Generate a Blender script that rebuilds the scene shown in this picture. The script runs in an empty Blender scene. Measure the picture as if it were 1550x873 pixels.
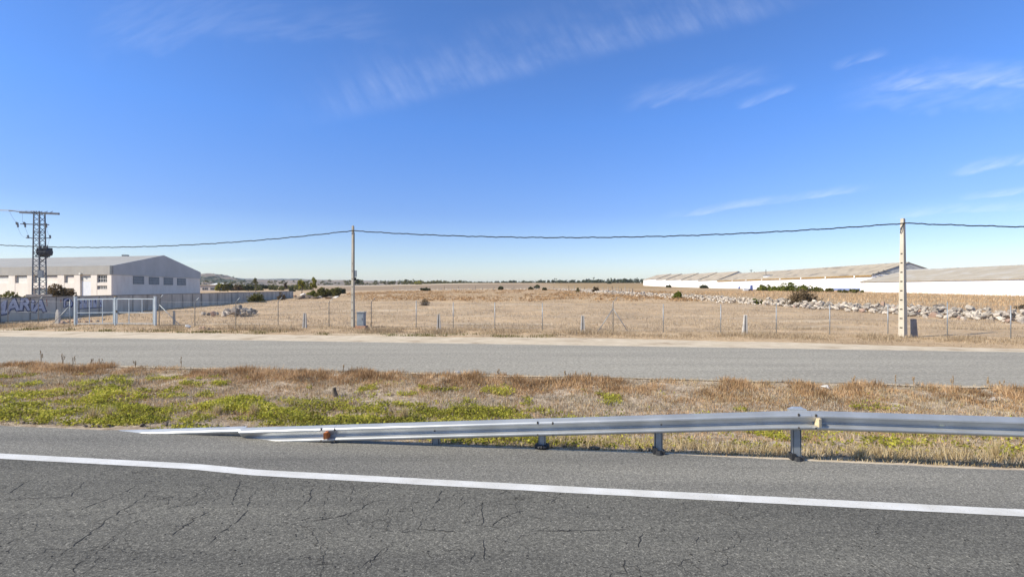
import bpy, math, random
import numpy as np
from mathutils import Vector, Matrix
R = math.radians
rng = np.random.default_rng(7)
random.seed(7)
S = bpy.context.scene
COL = S.collection

# ------------------------------------------------------------------ geometry of the place
F, CX, CY, HC = 775.0, 775.0, 436.5, 2.5       # focal length and centre in photo pixels, eye height
RA = R(8.0)
RX, RY = math.cos(RA), -math.sin(RA)            # along the road
NX, NY = math.sin(RA), math.cos(RA)             # across the road, away from the camera
def st(s, t, z=0.0):
    return Vector((s*RX + t*NX, s*RY + t*NY, z))
def at(x, y, Y):
    return Vector(((x-CX)/F*Y, Y, HC + (CY-y)/F*Y))

def vnoise(x, y, seed=0):
    x = np.asarray(x, float); y = np.asarray(y, float)
    xi = np.floor(x).astype(np.int64); yi = np.floor(y).astype(np.int64)
    fx = x-xi; fy = y-yi
    fx = fx*fx*(3-2*fx); fy = fy*fy*(3-2*fy)
    def h(a, b):
        n = (a*374761393 + b*668265263 + seed*1274126177) & 0xffffffff
        n = ((n ^ (n >> 13))*1274126177) & 0xffffffff
        n = n ^ (n >> 16)
        return (n & 0xffff)/65535.0
    return (h(xi, yi)*(1-fx)+h(xi+1, yi)*fx)*(1-fy) + (h(xi, yi+1)*(1-fx)+h(xi+1, yi+1)*fx)*fy
def fbm(x, y, scale, seed=0, oct=4):
    v = 0; a = .5; f = 1.0/scale; tot = 0
    for k in range(oct):
        v = v + a*vnoise(np.asarray(x)*f, np.asarray(y)*f, seed+k*17); tot += a
        a *= .5; f *= 2.03
    return v/tot
def ss(a, b, x):
    k = np.clip((np.asarray(x, float)-a)/(b-a), 0, 1)
    return k*k*(3-2*k)
PY = [-6000, 36, 60, 110, 165, 200, 289, 410, 450, 700, 740, 1000, 6000]
PZ = [0, 0, .25, 1.0, 1.55, 1.85, 2.6, 4.2, 5.0, 10.0, 10.1, 4.0, 0]
def H(X, Y, micro=True):
    X = np.asarray(X, float); Y = np.asarray(Y, float)
    t = X*NX + Y*NY; s = X*RX + Y*RY
    u = X/np.maximum(Y, 5)
    near = .1 + .9*ss(-.6, .1, u)
    far = .33 + .27*ss(-.7, -.4, u) + .4*ss(-.35, -.05, u)
    k = ss(150, 420, Y)
    z = np.interp(Y, PY, PZ)*(near*(1-k) + far*k)
    v = np.clip((t-8.0)/6.6, 0, 1)
    z = z - .20*np.sin(np.pi*v)**1.3*ss(-14, 2, s) - .08*np.sin(np.pi*v)
    if micro:
        bumpy = np.maximum(ss(8.1, 8.8, t)*ss(14.5, 13.8, t)*.9, ss(26, 29, t))
        z = z + bumpy*(fbm(X, Y, 1.3, 3)-.5)*.14 + ss(40, 70, t)*(fbm(X, Y, 9, 5)-.5)*.25
    return z
def Hf(X, Y):
    return float(H(X, Y))
def hit(x, y):
    u = (x-CX)/F; v = (CY-y)/F
    Y = 5.0
    while Y < 900:
        if HC + v*Y <= H(u*Y, Y, False):
            break
        Y *= 1.004
    return Vector((u*Y, Y, Hf(u*Y, Y)))

# ------------------------------------------------------------------ materials
def nodes(m):
    m.use_nodes = True
    nt = m.node_tree
    return nt, nt.nodes, nt.links
def ramp(N, stops):
    r = N.new('ShaderNodeValToRGB')
    e = r.color_ramp.elements
    while len(e) < len(stops):
        e.new(.5)
    for k, (p, c) in enumerate(stops):
        e[k].position = p; e[k].color = (*c, 1) if len(c) == 3 else c
    return r
def noise(N, L, vec, scale, detail=4, rough=.55):
    n = N.new('ShaderNodeTexNoise'); n.inputs['Scale'].default_value = scale
    n.inputs['Detail'].default_value = detail; n.inputs['Roughness'].default_value = rough
    if vec is not None:
        L.new(vec, n.inputs['Vector'])
    return n
def mixc(N, L, fac, a, b, mode='MIX'):
    m = N.new('ShaderNodeMix'); m.data_type = 'RGBA'; m.blend_type = mode
    for sock, val in ((m.inputs[0], fac), (m.inputs[6], a), (m.inputs[7], b)):
        if isinstance(val, (int, float)):
            sock.default_value = val
        elif isinstance(val, tuple):
            sock.default_value = (*val, 1)
        else:
            L.new(val, sock)
    return m.outputs[2]
def math_(N, L, op, a, b=None, c=None, clamp=False):
    m = N.new('ShaderNodeMath'); m.operation = op; m.use_clamp = clamp
    for i, val in enumerate((a, b, c)):
        if val is None:
            continue
        if isinstance(val, (int, float)):
            m.inputs[i].default_value = val
        else:
            L.new(val, m.inputs[i])
    return m.outputs[0]
def pm(name, c1, c2, scale=3.0, rough=.85, bump=0.0, metal=0.0, stretch=(1, 1, 1), lo=.35, hi=.65, c3=None, scale3=.4, lo3=.5, hi3=.7, perobj=0.0, spec=.3, bumpscale=None):
    """two colours mixed by noise, an optional third in larger patches, bump"""
    m = bpy.data.materials.new(name); nt, N, L = nodes(m)
    b = N['Principled BSDF']
    tc = N.new('ShaderNodeTexCoord'); mp = N.new('ShaderNodeMapping'); mp.inputs['Scale'].default_value = stretch
    L.new(tc.outputs['Object'], mp.inputs['Vector'])
    vec = mp.outputs[0]
    n = noise(N, L, vec, scale, 6, .6)
    r = ramp(N, [(lo, c1), (hi, c2)]); L.new(n.outputs[0], r.inputs[0])
    col = r.outputs[0]
    if c3 is not None:
        n3 = noise(N, L, vec, scale3, 5, .6)
        r3 = ramp(N, [(lo3, (0, 0, 0)), (hi3, (1, 1, 1))]); L.new(n3.outputs[0], r3.inputs[0])
        col = mixc(N, L, r3.outputs[0], col, c3)
    if perobj:
        oi = N.new('ShaderNodeObjectInfo')
        k = math_(N, L, 'MULTIPLY_ADD', oi.outputs['Random'], 2*perobj, 1-perobj)
        vm = N.new('ShaderNodeVectorMath'); vm.operation = 'SCALE'; L.new(col, vm.inputs[0]); L.new(k, vm.inputs['Scale'])
        col = vm.outputs[0]
    L.new(col, b.inputs['Base Color'])
    b.inputs['Roughness'].default_value = rough; b.inputs['Metallic'].default_value = metal
    b.inputs['Specular IOR Level'].default_value = spec
    if bump:
        nb = noise(N, L, vec, bumpscale or scale*4, 5, .65)
        bp = N.new('ShaderNodeBump'); bp.inputs['Strength'].default_value = bump; bp.inputs['Distance'].default_value = .02
        L.new(nb.outputs[0], bp.inputs['Height']); L.new(bp.outputs[0], b.inputs['Normal'])
    return m
def leafmat(name, stops, trans=.3, rough=.7):
    """colour of each blade or leaf from its own random number, some light passing through"""
    m = bpy.data.materials.new(name); nt, N, L = nodes(m)
    N.remove(N['Principled BSDF'])
    a = N.new('ShaderNodeAttribute'); a.attribute_name = 'rnd'
    r = ramp(N, stops); L.new(a.outputs['Fac'], r.inputs[0])
    d = N.new('ShaderNodeBsdfDiffuse'); t = N.new('ShaderNodeBsdfTranslucent')
    L.new(r.outputs[0], d.inputs[0]); L.new(r.outputs[0], t.inputs[0])
    x = N.new('ShaderNodeMixShader'); x.inputs[0].default_value = trans
    L.new(d.outputs[0], x.inputs[1]); L.new(t.outputs[0], x.inputs[2])
    L.new(x.outputs[0], N['Material Output'].inputs[0])
    return m

M = {}
# asphalt of the near road
def asphalt(name, dark, light, fleck, scale, patch, bump):
    m = bpy.data.materials.new(name); nt, N, L = nodes(m); b = N['Principled BSDF']
    tc = N.new('ShaderNodeTexCoord'); vec = tc.outputs['Object']
    v = N.new('ShaderNodeTexVoronoi'); v.inputs['Scale'].default_value = scale; v.inputs['Randomness'].default_value = 1
    L.new(vec, v.inputs['Vector'])
    sep = N.new('ShaderNodeSeparateColor'); L.new(v.outputs['Color'], sep.inputs[0])
    r = ramp(N, [(0, dark), (.55, tuple(.5*(p+q) for p, q in zip(dark, light))), (.93, light), (1, fleck)])
    L.new(sep.outputs[0], r.inputs[0])
    n1 = noise(N, L, vec, scale*.28, 5, .7)
    r1 = ramp(N, [(.3, (.62, .62, .62)), (.7, (1.3, 1.29, 1.27))]); L.new(n1.outputs[0], r1.inputs[0])
    col = mixc(N, L, 1.0, r.outputs[0], r1.outputs[0], 'MULTIPLY')
    mp = N.new('ShaderNodeMapping'); mp.inputs['Rotation'].default_value = (0, 0, RA); mp.inputs['Scale'].default_value = (.12, 1.1, 1)
    L.new(vec, mp.inputs[0])
    n2 = noise(N, L, mp.outputs[0], patch, 4, .6)
    r2 = ramp(N, [(.3, (.74, .74, .75)), (.7, (1.22, 1.21, 1.18))] if bump else [(.3, (.88, .88, .88)), (.7, (1.1, 1.1, 1.09))]); L.new(n2.outputs[0], r2.inputs[0])
    col = mixc(N, L, 1.0, col, r2.outputs[0], 'MULTIPLY')
    L.new(col, b.inputs['Base Color'])
    b.inputs['Roughness'].default_value = .95; b.inputs['Specular IOR Level'].default_value = .12
    if not bump: return m
    bp = N.new('ShaderNodeBump'); bp.inputs['Strength'].default_value = bump; bp.inputs['Distance'].default_value = .006
    h = math_(N, L, 'ADD', n1.outputs[0], v.outputs['Distance'])
    L.new(h, bp.inputs['Height']); L.new(bp.outputs[0], b.inputs['Normal'])
    return m
M['lane'] = asphalt('lane_asphalt', (.085, .083, .076), (.195, .19, .168), (.30, .288, .252), 84, .9, .3)
M['shoulder'] = asphalt('shoulder_asphalt', (.125, .122, .111), (.275, .266, .24), (.38, .363, .32), 90, .9, .3)
M['side'] = asphalt('side_asphalt', (.275, .257, .218), (.36, .338, .288), (.41, .385, .335), 40, .7, 0)
M['crack'] = pm('crack_dirt', (.03, .029, .027), (.055, .052, .048), 20, .95)
M['sand'] = pm('pale_sand', (.47, .39, .275), (.62, .525, .395), 1.6, .95, .4, c3=(.33, .25, .165), scale3=.8, lo3=.52, hi3=.7, bumpscale=14)
def paintmat():
    m = bpy.data.materials.new('road_paint'); nt, N, L = nodes(m); b = N['Principled BSDF']
    tc = N.new('ShaderNodeTexCoord'); vec = tc.outputs['Object']
    n = noise(N, L, vec, 55, 4, .7); r = ramp(N, [(.30, (.2, .2, .19)), (.40, (.70, .695, .67))]); L.new(n.outputs[0], r.inputs[0])
    n2 = noise(N, L, vec, 2.2, 4, .6); r2 = ramp(N, [(.3, (.78, .765, .73)), (.7, (1, 1, 1))]); L.new(n2.outputs[0], r2.inputs[0])
    L.new(mixc(N, L, 1.0, r.outputs[0], r2.outputs[0], 'MULTIPLY'), b.inputs['Base Color'])
    b.inputs['Roughness'].default_value = .6
    return m
M['paint'] = paintmat()
# ground: colour masks per vertex say where soil, brown plough, weeds and pale stubble lie
def groundmat():
    m = bpy.data.materials.new('dry_ground'); nt, N, L = nodes(m); b = N['Principled BSDF']
    tc = N.new('ShaderNodeTexCoord'); vec = tc.outputs['Object']
    a = N.new('ShaderNodeAttribute'); a.attribute_name = 'zone'
    sp = N.new('ShaderNodeSeparateColor'); L.new(a.outputs['Color'], sp.inputs[0])
    a2 = N.new('ShaderNodeAttribute'); a2.attribute_name = 'zone_far'
    sp2 = N.new('ShaderNodeSeparateColor'); L.new(a2.outputs['Color'], sp2.inputs[0])
    nb = noise(N, L, vec, .16, 8, .68)
    nf = noise(N, L, vec, 2.3, 8, .72)
    mp = N.new('ShaderNodeMapping'); mp.inputs['Rotation'].default_value = (0, 0, R(14)); mp.inputs['Scale'].default_value = (.05, .5, 1)
    L.new(vec, mp.inputs[0])
    ns = noise(N, L, mp.outputs[0], 1.0, 5, .6)
    rf = ramp(N, [(.28, (.32, .22, .13)), (.5, (.47, .345, .215)), (.72, (.59, .46, .31))]); L.new(nf.outputs[0], rf.inputs[0])
    rb = ramp(N, [(.32, (.68, .66, .64)), (.5, (.95, .94, .93)), (.68, (1.22, 1.19, 1.14))]); L.new(nb.outputs[0], rb.inputs[0])
    field = mixc(N, L, 1.0, rf.outputs[0], rb.outputs[0], 'MULTIPLY')
    rs = ramp(N, [(.58, (0, 0, 0)), (.68, (1, 1, 1))]); L.new(ns.outputs[0], rs.inputs[0])
    field = mixc(N, L, math_(N, L, 'MULTIPLY', rs.outputs[0], .75), field, (.60, .51, .375))
    # soil of the verge
    r1 = ramp(N, [(.3, (.13, .095, .065)), (.48, (.34, .265, .19)), (.64, (.56, .47, .36))])
    n1 = noise(N, L, vec, 4.5, 8, .75); L.new(n1.outputs[0], r1.inputs[0])
    col = mixc(N, L, sp.outputs[0], field, r1.outputs[0])
    # reddish dry weeds far out
    nw = noise(N, L, vec, .45, 7, .7); rw = ramp(N, [(.45, (0, 0, 0)), (.6, (1, 1, 1))]); L.new(nw.outputs[0], rw.inputs[0])
    col = mixc(N, L, math_(N, L, 'MULTIPLY', math_(N, L, 'MULTIPLY', rw.outputs[0], sp.outputs[1]), .55), col, (.30, .175, .075))
    col = mixc(N, L, sp.outputs[2], col, (.60, .52, .38))
    nm = math_(N, L, 'MULTIPLY_ADD', nb.outputs[0], 1.0, .3)
    col = mixc(N, L, math_(N, L, 'MULTIPLY', sp2.outputs[0], nm, clamp=True), col, (.24, .18, .125))
    col = mixc(N, L, math_(N, L, 'MULTIPLY', sp2.outputs[1], .8), col, (.33, .23, .12))
    L.new(col, b.inputs['Base Color'])
    b.inputs['Roughness'].default_value = .95; b.inputs['Specular IOR Level'].default_value = .1
    bp = N.new('ShaderNodeBump'); bp.inputs['Strength'].default_value = .7; bp.inputs['Distance'].default_value = .05
    n5 = noise(N, L, vec, 6, 8, .75); L.new(n5.outputs[0], bp.inputs['Height']); L.new(bp.outputs[0], b.inputs['Normal'])
    return m
M['ground'] = groundmat()
M['galv'] = pm('galvanised_steel', (.50, .52, .525), (.60, .612, .61), 2.5, .47, .02, .66, c3=(.44, .455, .46), scale3=1.6, lo3=.42, hi3=.7, spec=.4)
M['galv_post'] = pm('galvanised_post', (.26, .29, .31), (.36, .385, .40), 4, .5, .03, .6)
M['wire'] = pm('wire_steel', (.34, .35, .36), (.44, .45, .46), 8, .55, 0, .5)
M['bolt'] = pm('dark_bolt', (.09, .085, .08), (.16, .14, .12), 20, .6, 0, .6)
M['black_plastic'] = pm('black_rubber', (.02, .021, .023), (.045, .045, .047), 9, .6)
M['orange'] = pm('faded_orange_reflector', (.52, .13, .03), (.62, .22, .07), 30, .4)
M['amber'] = pm('bleached_reflector', (.66, .48, .26), (.78, .66, .46), 30, .4)
M['label'] = pm('sticker', (.75, .72, .45), (.8, .78, .6), 30, .5)
M['pole'] = pm('pole_concrete', (.34, .31, .255), (.43, .395, .33), 1.4, .9, .25, stretch=(1, 1, .5), c3=(.29, .27, .23), scale3=1.1)
M['pole_pale'] = pm('pale_pole_concrete', (.46, .415, .33), (.56, .51, .42), 1.4, .9, .25, stretch=(1, 1, .5), c3=(.38, .34, .27), scale3=1.1)
M['cable'] = pm('cable_black', (.012, .012, .013), (.03, .03, .03), 9, .7)
M['cabinet'] = pm('cabinet_grey', (.20, .235, .26), (.27, .30, .32), 3, .6, .05, c3=(.34, .35, .34), scale3=1.5, lo3=.6, hi3=.75)
M['plinth'] = pm('brick_plinth', (.34, .18, .11), (.44, .29, .2), 9, .95, .4)
M['concrete_wall'] = pm('wall_concrete', (.48, .425, .345), (.62, .555, .46), .9, .95, .35, stretch=(1.2, 1.2, .35), c3=(.34, .295, .235), scale3=.8, lo3=.5, hi3=.72, bumpscale=9)
M['coping'] = pm('wall_coping', (.17, .15, .13), (.27, .25, .22), 2, .95, .3)
M['paint_blue'] = pm('spray_dark_blue', (.025, .04, .10), (.05, .07, .16), 3, .7)
M['paint_lilac'] = pm('spray_silver', (.44, .45, .53), (.54, .55, .62), 2.0, .6, c3=(.38, .38, .45), scale3=1.5)
M['paint_red'] = pm('spray_red', (.40, .10, .06), (.5, .2, .13), 3, .8)
M['gate_paint'] = pm('gate_paint', (.42, .48, .50), (.52, .57, .59), 4, .55, .05, .2, c3=(.42, .30, .2), scale3=2.4, lo3=.66, hi3=.74)
M['cream'] = pm('cream_render', (.68, .63, .56), (.76, .71, .64), .7, .95, .15, stretch=(1, 1, .4), c3=(.60, .54, .47), scale3=.5, lo3=.55, hi3=.8, bumpscale=12)
def corrug(name, c1, c2, freq, axis, c3=None):
    m = pm(name, c1, c2, .35, .7, 0, 0, c3=c3, scale3=.25, lo3=.52, hi3=.66)
    nt, N, L = m.node_tree, m.node_tree.nodes, m.node_tree.links
    tc = N.new('ShaderNodeTexCoord'); w = N.new('ShaderNodeTexWave'); w.wave_type = 'BANDS'; w.bands_direction = axis
    w.inputs['Scale'].default_value = freq; L.new(tc.outputs['Object'], w.inputs['Vector'])
    bp = N.new('ShaderNodeBump'); bp.inputs['Strength'].default_value = .35; bp.inputs['Distance'].default_value = .04
    L.new(w.outputs['Fac'], bp.inputs['Height']); L.new(bp.outputs[0], N['Principled BSDF'].inputs['Normal'])
    return m
M['cladding'] = corrug('grey_cladding', (.40, .41, .405), (.46, .465, .46), 1.1, 'X')
M['metal_roof'] = corrug('grey_metal_roof', (.31, .30, .275), (.36, .35, .32), 1.1, 'X')
M['shutter'] = pm('grey_shutter', (.19, .21, .215), (.25, .27, .27), 1.5, .7)
M['white_panel'] = pm('white_panel', (.62, .62, .56), (.72, .71, .66), 2, .7)
M['door_white'] = pm('white_door', (.60, .62, .66), (.68, .70, .72), 2, .6)
M['glass'] = pm('dark_glass', (.03, .035, .045), (.06, .07, .085), 1.2, .12, spec=.6)
M['frame_white'] = pm('window_bars', (.5, .5, .48), (.6, .6, .58), 3, .6)
M['steel_dark'] = pm('pylon_steel', (.09, .105, .13), (.15, .165, .19), 3, .6, .0, .4)
M['transformer'] = pm('transformer_paint', (.035, .042, .05), (.07, .08, .09), 3, .6)
M['ceramic'] = pm('insulator_ceramic', (.10, .12, .14), (.2, .22, .25), 5, .3)
M['white_wall'] = pm('whitewashed_wall', (.80, .79, .77), (.86, .855, .84), .35, .95, .1, c3=(.72, .70, .66), scale3=.3, lo3=.55, hi3=.8)
M['barn_roof'] = corrug('fibre_cement_roof', (.37, .31, .225), (.46, .395, .30), .55, 'Y', (.24, .205, .16))
M['barn_roof_near'] = corrug('stained_fibre_cement', (.37, .32, .24), (.44, .39, .305), .55, 'Y', (.46, .43, .375))
M['barn_gable'] = pm('grey_gable', (.36, .37, .37), (.46, .46, .45), .8, .95, .15, c3=(.26, .27, .28), scale3=.5)
M['rust_fascia'] = pm('ochre_fascia', (.26, .155, .05), (.36, .23, .09), 1.5, .9)
M['blue_band'] = pm('blue_wall_paint', (.10, .15, .33), (.17, .23, .42), .9, .9, c3=(.45, .5, .6), scale3=.5, lo3=.62, hi3=.7)
def rockmat(name, c1, c2, c3, per):
    return pm(name, c1, c2, 3.0, .95, .5, c3=c3, scale3=1.8, lo3=.5, hi3=.72, perobj=per, bumpscale=9)
M['granite'] = rockmat('pale_granite', (.34, .295, .24), (.57, .50, .41), (.15, .13, .11), .4)
M['rock_grey'] = rockmat('grey_rock', (.20, .168, .135), (.38, .325, .27), (.09, .08, .068), .4)
M['rock_pink'] = rockmat('pinkish_rock', (.36, .235, .17), (.45, .32, .245), (.24, .175, .14), .12)
M['clod'] = rockmat('dirt_clod', (.15, .115, .085), (.24, .19, .145), (.11, .085, .065), .25)
M['white_stone'] = rockmat('white_stone', (.6, .57, .52), (.7, .67, .63), (.5, .47, .43), .1)
M['marker'] = pm('marker_concrete', (.40, .38, .345), (.56, .53, .48), 3, .9, .3, c3=(.42, .40, .36), scale3=2.5)
M['marker_dark'] = pm('dark_weathered_slab', (.2, .19, .18), (.3, .28, .265), 3, .9, .3)
M['stalk'] = pm('dry_stalk', (.24, .165, .09), (.36, .26, .15), 9, .95)
M['bark'] = pm('bark', (.10, .08, .06), (.18, .145, .11), 9, .95, .5)
M['hill_granite'] = pm('granite_hill', (.24, .185, .145), (.36, .295, .24), .05, .95, 0, c3=(.07, .08, .05), scale3=.03, lo3=.46, hi3=.55)
M['hill_far'] = pm('wooded_ridge', (.055, .068, .05), (.09, .098, .07), .01, .95, 0, c3=(.17, .145, .10), scale3=.006, lo3=.55, hi3=.7)
M['hill_plain'] = pm('dry_plain', (.20, .155, .115), (.30, .235, .17), .012, .95, 0, c3=(.07, .075, .05), scale3=.02, lo3=.52, hi3=.64)
M['house_wall'] = pm('house_render', (.42, .37, .33), (.5, .45, .4), .8, .95)
M['bag_white'] = pm('white_plastic', (.6, .62, .65), (.74, .75, .76), 2, .6)
M['bag_blue'] = pm('blue_plastic', (.10, .14, .32), (.16, .2, .4), 2, .6)
# foliage
M['g_green'] = leafmat('verge_green', [(0, (.16, .135, .045)), (.4, (.35, .34, .06)), (.72, (.60, .57, .09)), (1, (.68, .56, .24))], .45)
M['g_straw'] = leafmat('verge_straw', [(0, (0.246, 0.174, 0.090)), (.5, (0.493, 0.381, 0.202)), (1, (0.694, 0.582, 0.370))], .3)
M['g_red'] = leafmat('verge_rust', [(0, (0.182, 0.111, 0.058)), (.5, (0.481, 0.305, 0.156)), (1, (0.728, 0.533, 0.325))], .3)
M['g_grey'] = leafmat('verge_grey', [(0, (0.213, 0.175, 0.125)), (.6, (0.450, 0.388, 0.294)), (1, (0.625, 0.562, 0.450))], .25)
M['g_fence'] = leafmat('fence_straw', [(0, (.25, .183, .115)), (.5, (.455, .35, .225)), (1, (.63, .52, .365))], .3)
M['l_olive'] = leafmat('olive_leaves', [(0, (.07, .07, .024)), (.6, (.145, .14, .045)), (1, (.22, .195, .075))], .25)
M['l_brown'] = leafmat('brown_leaves', [(0, (.085, .06, .035)), (.6, (.17, .125, .07)), (1, (.24, .18, .11))], .25)
M['l_yellow'] = leafmat('yellow_leaves', [(0, (.15, .155, .035)), (.6, (.29, .27, .06)), (1, (.42, .37, .10))], .4)
M['l_green'] = leafmat('green_leaves', [(0, (.07, .085, .018)), (.6, (.15, .17, .03)), (1, (.24, .24, .055))], .3)
M['l_dark'] = leafmat('dark_leaves', [(0, (.045, .052, .027)), (.6, (.085, .095, .045)), (1, (.13, .135, .07))], .2)
M['l_twig'] = leafmat('bare_twigs', [(0, (.10, .075, .055)), (.6, (.19, .145, .105)), (1, (.28, .22, .165))], .1)

# ------------------------------------------------------------------ mesh builders
def tag(o, label=None, cat=None, group=None, kind=None):
    if label: o['label'] = label
    if cat: o['category'] = cat
    if group: o['group'] = group
    if kind: o['kind'] = kind
    return o
def empty(name, loc, label=None, cat=None, group=None):
    o = bpy.data.objects.new(name, None); COL.objects.link(o); o.location = loc; o.empty_display_size = .2
    return tag(o, label, cat, group)
def wloc(o):
    v = Vector((0, 0, 0))
    while o is not None:
        v = v + Vector(o.location); o = o.parent
    return v
class MB:
    def __init__(s):
        s.v = []; s.f = []
    def add(s, vs, fs):
        n = len(s.v); s.v += [tuple(x) for x in vs]; s.f += [tuple(i+n for i in f) for f in fs]
    def hexa(s, b, t):
        """b, t: four points each, counter-clockwise from above"""
        s.add(list(b)+list(t), [(3, 2, 1, 0), (4, 5, 6, 7), (0, 1, 5, 4), (1, 2, 6, 5), (2, 3, 7, 6), (3, 0, 4, 7)])
    def box(s, c, size, rz=0.0):
        cx, cy, cz = c; x, y, z = (q/2 for q in size); ca, sa = math.cos(rz), math.sin(rz)
        P = lambda a, b, h: (cx+a*ca-b*sa, cy+a*sa+b*ca, cz+h)
        s.hexa([P(-x, -y, -z), P(x, -y, -z), P(x, y, -z), P(-x, y, -z)], [P(-x, -y, z), P(x, -y, z), P(x, y, z), P(-x, y, z)])
    def tube(s, pts, r, n=6, caps=True):
        pts = [Vector(p) for p in pts]; rs = r if isinstance(r, (list, tuple)) else [r]*len(pts)
        rings = []; up = Vector((0, 0, 1))
        for i, p in enumerate(pts):
            d = (pts[min(i+1, len(pts)-1)]-pts[max(i-1, 0)]).normalized()
            a = d.cross(up) if abs(d.z) < .95 else d.cross(Vector((0, 1, 0)))
            a.normalize(); b = a.cross(d)
            rings.append([p + a*rs[i]*math.cos(2*math.pi*k/n) + b*rs[i]*math.sin(2*math.pi*k/n) for k in range(n)])
        vs = [q for g in rings for q in g]; fs = []
        for i in range(len(pts)-1):
            for k in range(n):
                k2 = (k+1) % n
                fs.append((i*n+k, i*n+k2, (i+1)*n+k2, (i+1)*n+k))
        if caps:
            fs.append(tuple(range(n-1, -1, -1))); e = (len(pts)-1)*n; fs.append(tuple(e+k for k in range(n)))
        s.add(vs, fs)
    def bar(s, p, q, w, h=None):
        p = Vector(p); q = Vector(q); h = h or w
        d = (q-p).normalized(); up = Vector((0, 0, 1)) if abs(d.z) < .95 else Vector((0, 1, 0))
        a = d.cross(up).normalized()*w/2; b = a.cross(d).normalized()*h/2
        s.hexa([p-a-b, p+a-b, p+a+b, p-a+b], [q-a-b, q+a-b, q+a+b, q-a+b])
    def sweep(s, profile, frames):
        """closed profile of (d, h) pairs along frames (origin, side vector)"""
        n = len(profile); vs = []; fs = []
        for o, side in frames:
            for d, h in profile:
                vs.append(Vector(o) + Vector(side)*d + Vector((0, 0, h)))
        for i in range(len(frames)-1):
            for k in range(n):
                k2 = (k+1) % n
                fs.append((i*n+k, i*n+k2, (i+1)*n+k2, (i+1)*n+k))
        fs.append(tuple(range(n-1, -1, -1))); e = (len(frames)-1)*n; fs.append(tuple(e+k for k in range(n)))
        s.add(vs, fs)
    def build(s, name, mat, parent=None, smooth=False, origin=None):
        off = wloc(parent) if parent is not None else Vector(origin or (0, 0, 0))
        me = bpy.data.meshes.new(name)
        me.from_pydata([(v[0]-off.x, v[1]-off.y, v[2]-off.z) for v in s.v], [], s.f)
        me.materials.append(mat)
        if smooth:
            me.polygons.foreach_set('use_smooth', [True]*len(me.polygons))
        me.update()
        o = bpy.data.objects.new(name, me); COL.objects.link(o)
        if parent is not None:
            o.parent = parent
        elif origin is not None:
            o.location = origin
        return o
def npmesh(name, V, Fs, mat, parent=None, rnd=None, origin=None, smooth=False):
    """mesh from numpy arrays; Fs is a list of face index arrays (n,3) or (n,4)"""
    off = wloc(parent) if parent is not None else Vector(origin or (0, 0, 0))
    V = np.asarray(V, np.float32) - np.array(off, np.float32)
    me = bpy.data.meshes.new(name)
    me.vertices.add(len(V)); me.vertices.foreach_set('co', V.ravel())
    loops = np.concatenate([f.ravel() for f in Fs]).astype(np.int32)
    sizes = np.concatenate([np.full(len(f), f.shape[1]) for f in Fs]).astype(np.int32)
    starts = np.concatenate([[0], np.cumsum(sizes)[:-1]]).astype(np.int32)
    me.loops.add(len(loops)); me.loops.foreach_set('vertex_index', loops)
    me.polygons.add(len(sizes)); me.polygons.foreach_set('loop_start', starts)
    me.polygons.foreach_set('use_smooth', np.full(len(sizes), smooth))
    me.update(calc_edges=True)
    if rnd is not None:
        a = me.attributes.new('rnd', 'FLOAT', 'POINT'); a.data.foreach_set('value', np.asarray(rnd, np.float32))
    me.materials.append(mat)
    o = bpy.data.objects.new(name, me); COL.objects.link(o)
    if parent is not None: o.parent = parent
    elif origin is not None: o.location = origin
    return o
def blades(name, P, length, width, mat, parent=None, lean=.5, rnd=None, origin=None, dirs=None):
    P = np.asarray(P, float); n = len(P)
    length = np.broadcast_to(length, n); width = np.broadcast_to(width, n)
    az = rng.uniform(0, 2*np.pi, n); tilt = np.abs(rng.normal(0, lean, n))
    d = np.stack([np.cos(az)*np.sin(tilt), np.sin(az)*np.sin(tilt), np.cos(tilt)], 1) if dirs is None else dirs
    face = rng.uniform(0, np.pi, n); wv = np.stack([np.cos(face), np.sin(face), np.zeros(n)], 1)*width[:, None]/2
    droop = np.stack([d[:, 0], d[:, 1], -.35*np.ones(n)], 1)*(length*rng.uniform(.05, .45, n))[:, None]
    mid = P + d*(length*.55)[:, None]
    tip = P + d*length[:, None] + droop*.6
    V = np.stack([P-wv, P+wv, mid+wv*.75, mid-wv*.75, tip], 1).reshape(-1, 3)
    b = np.arange(n)*5
    q = np.stack([b, b+1, b+2, b+3], 1); t = np.stack([b+3, b+2, b+4], 1)
    r = rng.uniform(0, 1, n) if rnd is None else np.clip(rnd, 0, 1)
    return npmesh(name, V, [q, t], mat, parent, np.repeat(r, 5), origin)
def leaf_faces(P, size, flat=.0):
    n = len(P); size = np.broadcast_to(size, n)
    a = rng.normal(0, 1, (n, 3)); a /= np.linalg.norm(a, axis=1)[:, None]
    b = rng.normal(0, 1, (n, 3)); b -= a*(a*b).sum(1)[:, None]; b /= np.linalg.norm(b, axis=1)[:, None]
    a = a*size[:, None]*.5; b = b*size[:, None]*.32
    V = np.stack([P-a, P+b, P+a, P-b], 1).reshape(-1, 3)
    i = np.arange(n)*4
    return V, np.stack([i, i+1, i+2, i+3], 1)
def dome_points(n, w, h, k, spread=.42):
    """points in k clumps that fill a dome w wide and h high"""
    c = []
    while len(c) < k:
        p = rng.uniform(-1, 1, 3); p[2] = abs(p[2])
        if p[0]**2+p[1]**2+p[2]**2 < 1:
            c.append(p*[w*.40, w*.40, h*.80]+[0, 0, h*.10])
    c = np.array(c); r = rng.uniform(.6, 1.25, k)*spread*min(w*.5, h)
    i = rng.integers(0, k, n); g = rng.normal(0, 1, (n, 3)); g /= np.linalg.norm(g, axis=1)[:, None]
    p = c[i] + g*(r[i]*rng.uniform(.35, 1, n)**.6)[:, None]
    p[:, 2] = np.abs(p[:, 2])
    return p, c
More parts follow.
